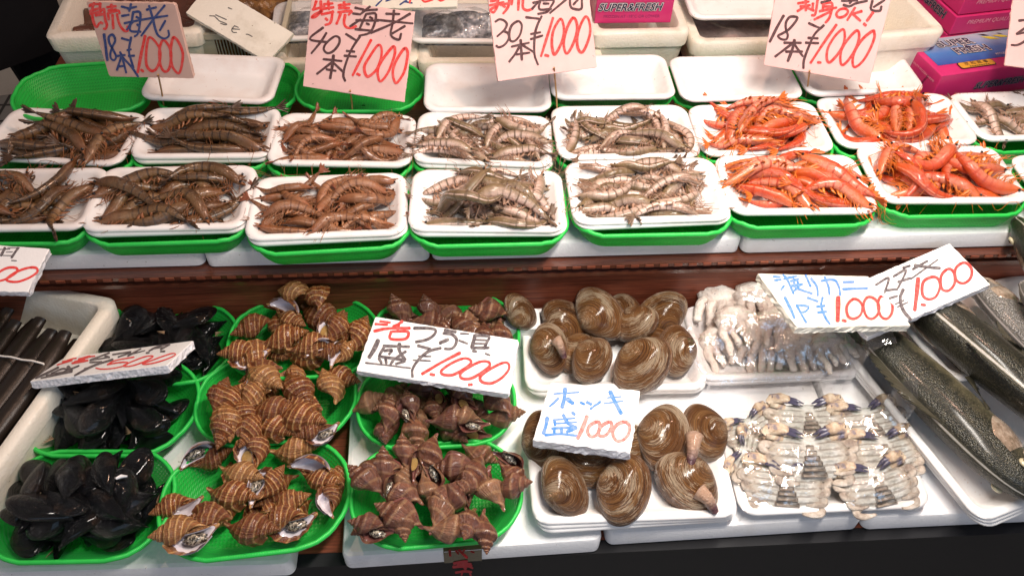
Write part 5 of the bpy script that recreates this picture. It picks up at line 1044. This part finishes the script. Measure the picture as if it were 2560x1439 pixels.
# ------------------------------------------------------------------ fish
def m_fish(name, back, flank, belly, spots=.6, sc=1.0):
    g = G(name); s = g.st(); u, v, _ = g.xyz(s); c = g.obco()
    d = g.math('ADD', g.math('MULTIPLY', g.math('COSINE', g.math('MULTIPLY', v, 2*math.pi)), .5), .5)
    d2 = g.math('ADD', d, g.math('MULTIPLY', g.math('SUBTRACT', g.noise(c, 11, 6, .7), .5), .8))
    col = g.ramp(d2, (.12, belly), (.36, flank), (.66, back), (1, tuple(x*.7 for x in back)))
    vs = g.vor(g.map(s, (92*sc, 46*sc, 1)), 1); cell = g.vor(g.map(s, (92*sc, 46*sc, 1)), 1, 'F1', 'Color')
    cx, cy, cz = g.xyz(cell)
    col = g.mix(g.math('MULTIPLY', g.r01(vs, .3, .65), .3), col, tuple(x*.35 for x in back))
    col = g.mix(g.math('MULTIPLY', g.r01(cx, .5, 1), .14), col, (.34, .3, .18))
    bp = g.bump(vs, .3, .014); bp = g.bump(cy, .12, .008, bp)
    return g.p(base=col, rough=.38, spec=.55, metal=.3, coat=.22, coatr=.16, normal=bp)
bass_m = m_fish('sea_bass_scales', (.026, .027, .019), (.19, .17, .1), (.62, .6, .56), .6, 2.6)
silv_m = m_fish('silver_scales', (.2, .19, .18), (.42, .4, .38), (.62, .56, .54), .6, 1.3)
g = G('gill_plate'); c = g.obco()
gill_m = g.p(base=g.ramp(g.noise(c, 13, 6, .7), (.32, (.06, .055, .03)), (.46, (.3, .22, .16)), (.62, (.6, .5, .4))), rough=.2, metal=.25, spec=.6, coat=.5, normal=g.bump(g.noise(c, 22, 4), .3, .01))
fin_m = m_plain('fin_membrane', (.05, .046, .03), .35, .5, .4, 30, .4, 90); white_eye = m_plain('fish_eye_ring', (.5, .45, .3), .15, .6)
pink_flesh = m_plain('gill_red', (.45, .1, .09), .3, .5)
FS = np.array([0, .02, .06, .12, .2, .3, .42, .55, .68, .8, .9, .96, 1.0]); FH = np.array([.012, .044, .07, .092, .105, .112, .111, .1, .078, .053, .038, .035, .038]); FW = np.array([.01, .034, .052, .066, .074, .077, .075, .066, .05, .032, .02, .015, .008])
def fish_parts(m, L):
    n, k = 64, 26; s = np.linspace(0, 1, n); h = np.interp(s, FS, FH); w_ = np.interp(s, FS, FW); h = smooth1(h, 3); w_ = smooth1(w_, 3)
    a = np.arange(k)*2*math.pi/k; x = .5-s; cz = -.012*np.sin(np.pi*s)
    V = np.stack([np.repeat(x[:, None], k, 1), w_[:, None]*np.sin(a), cz[:, None]+h[:, None]*np.cos(a)*np.where(np.cos(a) > 0, 1, .95)], -1).reshape(-1, 3)
    S = np.stack(np.meshgrid(s, np.arange(k)/k, indexing='ij'), -1).reshape(-1, 2)
    body = mesh('fish_body', V, gridF(n, k, cv=True)+[tuple(range(k))[::-1], tuple((n-1)*k+j for j in range(k))], m, st=S)
    def patch(s0, s1, v0, v1, off, bulge=0, rnd=.0):
        ss = np.linspace(s0, s1, 14); vv = np.linspace(v0, v1, 14); o = []
        for i, q in enumerate(ss):
            for j, p in enumerate(vv):
                edge = 1-max(abs(i/6.5-1), abs(j/6.5-1))**3; round_ = (abs(j/6.5-1)**2)*rnd
                qq = q-round_*(i/13); hh = np.interp(qq, FS, FH)+off*edge; ww = np.interp(qq, FS, FW)+off*edge+bulge*edge; t = 2*math.pi*p
                o.append((.5-qq, ww*math.sin(t), -.012*math.sin(math.pi*qq)+hh*math.cos(t)))
        return o
    gills = []
    for q in (1, -1):
        gills.append((mesh('gill', patch(.135, .25, .17*q if q > 0 else 1-.17, .42*q if q > 0 else 1-.42, .0035, .003, .05), gridF(14, 14), gill_m),
                      mesh('cheek', patch(.05, .128, .245*q if q > 0 else 1-.245, .40*q if q > 0 else 1-.40, .0022, .001, .01), gridF(14, 14), gill_m)))
    eyes = []
    aa = np.linspace(0, math.pi, 9); bb = np.arange(16)*2*math.pi/16
    sv = np.array([[math.sin(i)*math.cos(j), math.cos(i), math.sin(i)*math.sin(j)] for i in aa for j in bb])
    for q in (1, -1):
        e = np.array([.5-.09, q*.0575, .026]); b = MB(); b.add(e+sv*np.array([.0185, .009, .0185]), gridF(9, 16, cv=True), None, 0)
        b.add(e+np.array([0, q*.0035, 0])+sv*np.array([.0125, .0075, .0125]), gridF(9, 16, cv=True), None, 1); eyes.append(b.mesh('eye', [white_eye, eye_m]))
    def fin(pts, n2, rays, zig=0):          # base curve pts -> tip offsets n2
        o = []; F = []
        base = spline(pts, 8); tip = spline(n2, 8); k2 = len(base)
        for i in range(k2):
            zz = (1-zig*(i % 2)); o += [base[i]+np.array([0, .0016, 0]), base[i]+(tip[i]-base[i])*zz+np.array([0, .0005+.0012*(i % 2), 0])]
        for i in range(k2-1): F.append((2*i, 2*i+1, 2*i+3, 2*i+2))
        o2 = [v-np.array([0, .0028, 0]) for v in o]; m2 = len(o); F2 = [tuple(i+m2 for i in f[::-1]) for f in F]
        R_ = list(range(0, m2, 2)); F3 = [(2*i+1, 2*i+1+m2, 2*i+3+m2, 2*i+3) for i in range(k2-1)]
        return o+o2, F+F2+F3
    V1, F1 = fin([(.2, 0, .1), (.1, 0, .112), (.0, 0, .108), (-.08, 0, .097)], [(.15, 0, .135), (.06, 0, .17), (-.05, 0, .15), (-.11, 0, .112)], 0, .35)
    V2, F2 = fin([(-.12, 0, .088), (-.2, 0, .07), (-.28, 0, .052)], [(-.15, 0, .13), (-.25, 0, .115), (-.33, 0, .07)], 0, .12)
    V3, F3 = fin([(-.12, 0, -.1), (-.2, 0, -.08), (-.28, 0, -.06)], [(-.17, 0, -.145), (-.25, 0, -.125), (-.32, 0, -.08)], 0, .12)
    V4, F4 = fin([(-.47, 0, .036), (-.49, 0, .0), (-.47, 0, -.04)], [(-.62, 0, .11), (-.56, 0, .0), (-.62, 0, -.11)], 0, .05)
    fins = [mesh('fin', v, f, fin_m, smooth=False) for v, f in ((V1, F1), (V2, F2), (V3, F3))]; tailm = mesh('tail', V4, F4, fin_m, smooth=False)
    pec = []
    for q in (1, -1):
        P = [np.array([.5-.27, q*.066, -.03])+np.array([-t*.12, q*(.012+.012*t), -t*.05+(.012-.035*t)*sgn2]) for t in (0, .35, .7, 1) for sgn2 in (1, -1)]
        pec.append(mesh('pectoral', P+[p_-np.array([0, q*.002, 0]) for p_ in P], [(0, 2, 3, 1), (2, 4, 5, 3), (4, 6, 7, 5), (8, 9, 11, 10), (10, 11, 13, 12), (12, 13, 15, 14), (0, 8, 10, 2), (2, 10, 12, 4), (1, 3, 11, 9), (3, 5, 13, 11)], fin_m))
    mouth = []
    V, F, S = tube([(.5-.06, .028, -.026), (.5-.03, .021, -.019), (.5-.002, 0, -.012), (.5-.03, -.021, -.019), (.5-.06, -.028, -.026)], [.002, .0035, .004, .0035, .002], 6)
    mo = mesh('mouth', V, F, pink_flesh)
    return body, gills, eyes, fins, tailm, pec, mo
FISH = {'bass': fish_parts(bass_m, 1)}; FISH['silver'] = fish_parts(silv_m, 1)
PROF_F = [(.36, .07), (.22, .1), (.05, .115), (-.12, .1), (-.26, .07), (-.38, .045)]
def fish(kind, nose, tail, L, lean, side, label, group, z=None):
    # nose/tail: world xy; lean: degrees the back is raised; side: which way the back points
    a = np.array([nose[0]-tail[0], nose[1]-tail[1], 0]); a /= np.linalg.norm(a); lf = np.array([-a[1], a[0], 0])*side
    dz = lf*math.cos(R(lean))+np.array([0, 0, 1])*math.sin(R(lean)); rot = np.column_stack([a, np.cross(dz, a), dz])
    x, y = (np.array(nose)+np.array(tail))/2
    x, y, zz = settle(None, rot, PROF_F, L, .25, xy=(x, y), zmax=.2)
    if z is not None: zz = z
    B, gl, ey, fi, tl, pe, mo = FISH[kind]
    o = link({'bass': 'sea_bass', 'silver': 'silver_fish'}[kind], B, None, M4(rot*L, (x, y, zz)))
    for gp, ck in gl: q = link('gill_cover', gp, o); link('cheek_plate', ck, o)
    for e in ey: link('eye', e, o)
    for f in fi: link('fin', f, o)
    link('tail_fin', tl, o); link('mouth', mo, o)
    for p in pe: link('pectoral_fin', p, o)
    tag(o, label, 'fish', group); return o
def along(p, q, z, L):                       # nose at pixel p, body towards pixel q
    A = at(p, z)[:2]; B_ = at(q, z)[:2]; d = (B_-A)/np.linalg.norm(B_-A); return A, A+d*L
nA, tA = along((2585, 1262), (2165, 845), .06, .48)
fish('bass', nA, tA, .48, 24, -1, 'dark olive sea bass in front with its head at the lower right', 'sea bass on the foam trays')
nB_, tB = along((2225, 735), (2580, 1040), .085, .5)
fish('bass', nB_, tB, .5, 42, 1, 'bulky sea bass with its head hidden under the slanting white board', 'sea bass on the foam trays')
nD, tD = along((2405, 735), (2600, 950), .07, .3)
fish('silver', nD, tD, .3, 8, 1, 'pale silvery fish lying in the narrow tray at the right edge', 'silvery fish at the right edge')
nD2, tD2 = along((2490, 800), (2620, 960), .075, .26)
fish('silver', nD2, tD2, .26, 10, 1, 'second silvery fish cut by the right edge, nearer the front', 'silvery fish at the right edge')
nC, tC = along((2478, 650), (2600, 830), .11, .4)
fish('bass', nC, tC, .4, 50, 1, 'dark sea bass at the right edge behind the silvery fish', 'sea bass on the foam trays')
# ------------------------------------------------------------------ crabs
g = G('crab_shell_pale'); s = g.st(); c = g.obco(); x, y, z = g.xyz(c)
nz = g.noise(c, 6, 5, .65); ax = g.math('ABSOLUTE', x)
col = g.ramp(nz, (.32, (.26, .24, .22)), (.5, (.5, .49, .44)), (.7, (.64, .65, .63)))
yy = g.math('ADD', y, g.math('MULTIPLY', g.math('SUBTRACT', nz, .5), .06))
st_ = g.math('GREATER_THAN', g.math('SINE', g.math('MULTIPLY', g.math('SUBTRACT', yy, g.math('MULTIPLY', ax, .14)), 74)), .45)
msk = g.math('MULTIPLY', g.r01(ax, .06, .12), g.r01(ax, .42, .34)); col = g.mix(g.math('MULTIPLY', g.math('MULTIPLY', st_, msk), .62), col, (.14, .115, .09))
col = g.mix(g.math('MULTIPLY', g.r01(g.math('ADD', ax, g.math('MULTIPLY', nz, .12)), .36, .5), .6), col, (.38, .27, .17))
crab_m = g.p(base=col, rough=.35, spec=.5, normal=g.bump(st_, -.3, .02, g.bump(g.noise(c, 30, 4), .35, .02)))
g = G('crab_leg_tan'); c = g.obco(); crableg_m = g.p(base=g.ramp(g.noise(c, 9, 5), (.3, (.2, .15, .12)), (.5, (.4, .34, .28)), (.72, (.58, .55, .5))), rough=.35, normal=g.bump(g.noise(c, 30, 4), .35, .02))
g = G('crab_claw_tint'); c = g.obco()
claw_m = g.p(base=g.ramp(g.noise(c, 7, 4), (.34, (.13, .12, .17)), (.48, (.42, .3, .2)), (.68, (.62, .54, .42))), rough=.3, spec=.5, normal=g.bump(g.noise(c, 30, 3), .3, .02))
tipc_m = m_plain('crab_claw_tip', (.06, .055, .09), .25, .5, .3, 9)
groove_m = m_plain('crab_groove', (.22, .17, .13), .5, .3, .2, 10)
def crab_set():
    n, k = 16, 44; a = np.arange(k)*2*math.pi/k; V = []
    ca, sa = np.cos(a), np.sin(a)
    ox = .5*np.sign(ca)*abs(ca)**.75; oy = .29*np.sign(sa)*abs(sa)**.85*np.where(sa > 0, .85, 1)
    for i in range(n):
        r_ = i/(n-1); z = .12*(1-r_**2.3)**.6; x, y = ox*r_, oy*r_
        gv = np.zeros(k)
        for q in (-.14, -.05, .04, .13): gv -= .032*np.exp(-((y-q-.12*abs(x))/.018)**2)*np.clip((abs(x)-.07)*14, 0, 1)*np.clip((.4-abs(x))*9, 0, 1)
        V.append(np.c_[x, y, z+gv+.012*np.cos(y*60+abs(x)*20)*np.clip((abs(x)-.1)*9, 0, 1)*(r_ < .9)])
    V.append(np.c_[ox*.97, oy*.97, np.full(k, -.05)]); V.append(np.c_[ox*.5, oy*.5, np.full(k, -.11)])
    body = mesh('crab_body', np.concatenate(V), gridF(n+2, k, cv=True)+[tuple((n+1)*k+j for j in range(k))], crab_m)
    b = MB()
    for i in range(6):                         # abdomen flap, tapering segments
        y0 = -.27+i*.062; w0 = .15*(1-i/6.6)**.8; V, F, S = loft([(w0*.96, .029, .012, 0), (w0, .031, .014, .012), (w0*.9, .026, .012, .022)], 4)
        b.add(V+np.array([0, y0+.03, .106+.006*math.sin(i)-.08*max(0, -y0-.17)*4]), F)
    abd = b.mesh('abdomen', crableg_m)
    claws = []
    for q in (1, -1):
        b = MB(); b.add(*tube([(q*.28, .2, .0), (q*.42, .25, .03), (q*.49, .25, .05)], [.05, .065, .06], 10))
        b.add(*tube([(q*.49, .25, .05), (q*.44, .3, .09), (q*.33, .3, .115), (q*.22, .27, .125)], [.05, .072, .078, .056], 10, .8), 0)
        V, F, S = tube([(q*.25, .285, .125), (q*.15, .26, .14), (q*.05, .21, .145)], [.04, .03, .006], 8); b.add(V, F, S, 1)
        V, F, S = tube([(q*.24, .25, .125), (q*.14, .2, .145), (q*.07, .17, .15)], [.034, .024, .005], 8); b.add(V, F, S, 1)
        for t in (.2, .45, .7): V, F, S = tube([(q*(.5-.25*t), .29+.02*t, .13), (q*(.5-.25*t), .31+.02*t, .17)], [.012, .002], 5); b.add(V, F, S, 1)
        claws.append(b.mesh('claw', [claw_m, tipc_m]))
    legs = []
    for q in (1, -1):
        for i in range(4):
            y0 = .1-.1*i; b = MB()
            p = [(q*.32, y0, .0), (q*(.5-.03*i), y0+.03-.03*i, .03), (q*(.54-.05*i), y0-.03-.03*i, .05), (q*(.45-.06*i), y0-.08-.02*i, .05), (q*(.33-.05*i), y0-.09-.015*i, .06)]
            b.add(*tube(spline(p, 4), np.interp(np.linspace(0, 1, 17), [0, .3, .6, 1], [.05, .058, .048, .018]), 8, .75)); legs.append(b.mesh('leg', crableg_m))
    return body, abd, claws, legs
CRAB = crab_set(); PROF_K = [(0, .2), (.28, .15), (-.28, .15), (0, .15, .18), (0, .15, -.15)]
def crab(px, yaw, tilt, size, label, group):
    rot = rotz(R(yaw))@rotx(R(tilt)); size *= .92; px = (px[0]-4, px[1]-8); rot = rot@np.diag([1, 1, .72]); x, y, z = settle(px, rot, PROF_K, size, .45, .03, zmax=.046 if 'topmost' in label else .03)
    o = link('swimming_crab', CRAB[0], None, M4(rot*size, (x, y, z)))
    link('abdomen', CRAB[1], o)
    for c_ in CRAB[2]: link('claw', c_, o)
    for l_ in CRAB[3]: link('leg', l_, o)
    tag(o, label, 'crab', group)
gk = 'crabs under film in the front crab tray'
for px, yw, ti, sz, lb in [((1885, 1085), 25, 6, .1, 'crab at the back left corner under the film'), ((2025, 1062), -3, 8, .128, 'crab at the back middle under the film, belly up'), ((2175, 1068), 8, 7, .122, 'crab at the back right under the film'), ((1880, 1150), 60, 8, .1, 'crab turned sideways at the left edge under the film'), ((2215, 1140), 5, 10, .118, 'crab at the right middle under the film'),
                           ((1965, 1222), -8, 14, .128, 'crab at the front left under the film'), ((2195, 1222), 10, 14, .124, 'crab at the front right under the film'), ((2025, 1148), -2, 14, .138, 'topmost crab in the middle under the film, claws folded')]:
    crab(px, yw, ti, sz, lb, gk)
# bagged crab pieces: pale shoulder with stripped legs
g = G('pale_crab_meat'); c = g.obco()
meat_m = g.p(base=g.mix(g.math('MULTIPLY', g.r01(g.noise(c, 15, 3), .64, .7), .75), g.ramp(g.noise(c, 5, 5), (.3, (.44, .3, .24)), (.44, (.74, .64, .56)), (.66, (.88, .84, .77))), (.16, .12, .13)), rough=.3, spec=.5, normal=g.bump(g.noise(c, 24, 4), .4, .02))
meatd_m = m_plain('crab_joint', (.46, .34, .32), .35, .45, .4, 8)
aa = np.linspace(0, math.pi, 12); bb = np.arange(18)*2*math.pi/18; sv = np.array([[math.sin(i)*math.cos(j), math.sin(i)*math.sin(j), math.cos(i)] for i in aa for j in bb])
sh = sv*np.array([.3, .2, .17]); sh *= (1+.1*np.sin(sv@np.array([7, 9, 5]))+.05*np.sin(sv@np.array([19, -15, 11])))[:, None]
shoulder = mesh('shoulder', sh+np.array([0, .2, 0]), gridF(12, 18, cv=True), meat_m)
pvar = []
for q in range(4):
    r2 = np.random.default_rng(40+q); vs_ = []
    for i in range(5):
        x = -.26+.13*i+r2.normal(0, .02); b = MB(); e = x*r2.uniform(.7, 1.3)+r2.normal(0, .03)
        P = spline([(x*.6, .16, .03), (x, -.02+r2.normal(0, .03), .06+r2.normal(0, .02)), ((x+e)/2+r2.normal(0, .02), -.18, .05+r2.normal(0, .02)), (e, -.3+r2.normal(0, .05), .02)], 5)
        b.add(*tube(P, np.interp(np.linspace(0, 1, 16), [0, .25, .5, .58, .8, 1], [.05, .078, .06, .05, .06, .03])*r2.uniform(.85, 1.2), 10, .9)); vs_.append(b.mesh('leg', meat_m))
    pvar.append(vs_)
for px, yw, sz, lb in [((1810, 870), 12, .09, 'crab piece at the front left of the bag'), ((1905, 880), -8, .09, 'crab piece at the front middle of the bag'), ((2010, 875), 5, .09, 'crab piece at the front right of the bag'), ((2085, 880), 20, .08, 'crab piece at the far right front of the bag'), ((1800, 770), -10, .1, 'crab piece at the back left of the bag, legs forward'), ((1895, 770), 6, .1, 'crab piece at the back middle of the bag, legs forward'), ((1985, 790), -4, .095, 'crab piece at the back right of the bag'), ((2055, 800), 15, .085, 'crab piece under the stained board in the bag'), ((1850, 825), 5, .095, 'crab piece on top of the left of the bag'), ((1945, 835), -12, .095, 'crab piece on top of the middle of the bag')]:
    sz *= 1.22; rot = rotz(R(yw+rs.normal(0, 9)))@rotx(R(12+rs.normal(0, 8))); x, y, z = settle(px, rot, [(0, .17, .2), (.2, .13, .15), (-.2, .13, .15), (0, .1, -.1), (0, .07, -.3)], sz, .4, .04, zmax=.055)
    o = link('crab_piece', shoulder, None, M4(rot*sz, (x, y, z)))
    for l_ in pvar[rs.integers(4)]: link('leg', l_, o)
    tag(o, lb, 'crab piece', 'crab pieces in the bag')
def film(key, hw, hd, name, lb, mat_, up, wr, seed, it=26, grow=0):
    (cx, cy), rz, s = POSE[key]; nx, ny = 96, 64; c_, s_ = math.cos(rz), math.sin(rz)
    xs = np.linspace(-hw, hw, nx); ys = np.linspace(-hd, hd, ny); X, Y = np.meshgrid(xs, ys, indexing='ij'); wx = cx+X*c_-Y*s_; wy = cy+X*s_+Y*c_
    H = np.array([[max(hz(wx[i, j]+dx, wy[i, j]+dy) for dx in (-.004, 0, .004) for dy in (-.004, 0, .004)) for j in range(ny)] for i in range(nx)])
    H = np.where(wy > .893, .0, np.minimum(H, .12)); wy = np.minimum(wy, .895)
    Z = H.copy()
    for _ in range(it):                          # taut sheet resting on what sticks up
        Q = Z.copy(); Q[1:-1, 1:-1] = (Z[:-2, 1:-1]+Z[2:, 1:-1]+Z[1:-1, :-2]+Z[1:-1, 2:])/4; Z = np.maximum(Q, H)
    rs = np.random.default_rng(seed)
    W_ = np.zeros_like(Z)
    for _ in range(46):                          # creases: sharp folded ridges across the sheet
        a = rs.uniform(0, math.pi); x0, y0 = rs.uniform(-hw, hw), rs.uniform(-hd, hd); d = (X-x0)*math.sin(a)-(Y-y0)*math.cos(a); t = (X-x0)*math.cos(a)+(Y-y0)*math.sin(a)
        W_ += rs.uniform(.2, 1)*np.exp(-abs(d)/rs.uniform(.0015, .004))*np.exp(-(t/rs.uniform(.02, .07))**2)
    Z = Z+up+wr*W_
    o = obj(name, np.c_[wx.ravel(), wy.ravel(), Z.ravel()], gridF(nx, ny), mat_); tag(o, lb, name.replace('_', ' '), 'film wraps'); return o
film('C1', .139, .08, 'film_wrap', 'shiny clear film wrapped over the whole crabs in front', film_m, .0025, .0024, 5)
film('C2', .15, .085, 'plastic_bag', 'crumpled clear plastic bag over the crab pieces at the back', bag_m, .006, .0045, 8, 40)
# ------------------------------------------------------------------ tape with red characters on the slab edge, prawn feeler strands, person at the left
tp0 = at((1108, 1360), .0006); tp1 = at((1204, 1352), .0006)
g = G('brown_tape'); tape_m = g.p(base=g.mix(g.noise(g.obco(), 60, 3), (.07, .05, .022), (.12, .09, .04)), rough=.15, spec=.6)
dx = tp1-tp0; dx /= np.linalg.norm(dx); wdt = np.linalg.norm(tp1-tp0); fr = np.array([dx[1], -dx[0], 0])
yv = [(-.075, .0006), (-.02, .0006), (0, .0006)]
e0 = None
def slab_front(x):                               # front edge of the slab at x (slab turned 1.2 degrees)
    return .7035-.2015/math.cos(R(1.2))+(x-0)*math.tan(R(1.2))
b = MB(); V = []
for off_, z in ((.09, .0008), (.03, .0008), (.006, .0008), (.001, -.0012), (-.0008, -.006), (-.0008, -.039)):
    for x in (tp0[0], tp1[0]): V.append((x, slab_front(x)+off_, z))
b.add(V, gridF(6, 2)); tape = b.build('packing_tape', tape_m, smooth=False); tag(tape, 'brown packing tape with red characters stuck over the slab edge below the brown whelks', 'tape')
V = [(x, slab_front(x)-.0006-.0005, -.0012-.0014*k_) for k_ in (0, 1) for x in (tp0[0]+.001, tp1[0]-.0005)]; b = MB(); b.add(V, [(0, 2, 3, 1)]); b.build('tape_tear', foam_board, tape, smooth=False)
nF_ = np.array([math.sin(R(1.2)), -math.cos(R(1.2)), 0]); cF = np.array([tp0[0], slab_front(tp0[0])-.0009, -.02])
strokes('red_characters', [([(1120,815),(1220,790),(1330,780)], 40), ([(1110,870),(1250,860),(1400,850)], 45), ([(1290,780),(1300,900)], 50), ([(1180,830),(1390,820)], 40), ([(1350,860),(1420,890)], 30), ([(1150,960),(1280,940),(1400,950)], 38), ([(1260,930),(1240,1000)], 30), ([(1370,960),(1390,1010)], 30)], 6.4, (960, 1280), 34, nF_, cF, m_ink('tape_red', (.4, .01, .02), .05), tape)
strokes('red_characters', [([(1050,600),(1060,690)], 40), ([(1150,610),(1190,660)], 34), ([(1200,600),(1330,720)], 44), ([(1390,620),(1440,640)], 30), ([(1290,590),(1240,660)], 30)], 6.4, (960, 1280), 34, np.array([0, 0, 1.]), np.array([0, 0, .0009]), bpy.data.materials['tape_red'], tape)
# a person in dark trousers behind the left end of the stall
cloth = m_plain('dark_trousers', (.012, .012, .014), .8, .2); grey_cloth = m_plain('grey_cloth', (.2, .19, .17), .7, .2); shoe_m = m_plain('dark_boot', (.012, .012, .012), .4, .4)
pb_ = bpy.data.meshes.new('person'); pv = [(0, 0, .92), (0, 0, 1.12), (0, .02, 1.35), (0, .02, 1.48), (.1, 0, .86), (.12, -.03, .48), (.12, .02, .08), (.13, -.12, .03), (-.1, 0, .86), (-.12, -.02, .48), (-.13, .02, .08), (-.14, -.12, .03), (0, 0, 1.56), (0, -.02, 1.68)]
pe_ = [(0, 1), (1, 2), (2, 3), (0, 4), (4, 5), (5, 6), (6, 7), (0, 8), (8, 9), (9, 10), (10, 11), (3, 12), (12, 13)]
pb_.from_pydata(pv, pe_, []); po = bpy.data.objects.new('person', pb_); C.objects.link(po)
sk = po.modifiers.new('skin', 'SKIN'); po.modifiers.new('smooth', 'SUBSURF').levels = 2
po.modifiers['smooth'].render_levels = 2
for i, r_ in enumerate([.16, .15, .17, .09, .1, .075, .05, .045, .1, .075, .05, .045, .06, .1]): pb_.skin_vertices[0].data[i].radius = (r_, r_*.85)
pb_.skin_vertices[0].data[0].use_root = True
pb_.materials.append(cloth); po.location = (-1.22, 1.95, -.8); po.rotation_euler = (0, 0, R(40))
tag(po, 'person in dark trousers standing in the dim corner behind the left end', 'person')
V, F, S = loft([(.2, .17, .1, .72), (.215, .18, .11, .95), (.19, .165, .1, 1.2), (.17, .15, .1, 1.38)], 8, False, False); ap = obj('apron', V, F, cloth, po)
V, F, S = tube([(-.2, 0, 1.35), (-.27, -.12, 1.12), (-.2, -.3, 1.0)], [.06, .055, .045], 12); obj('sleeve', V, F, grey_cloth, po)
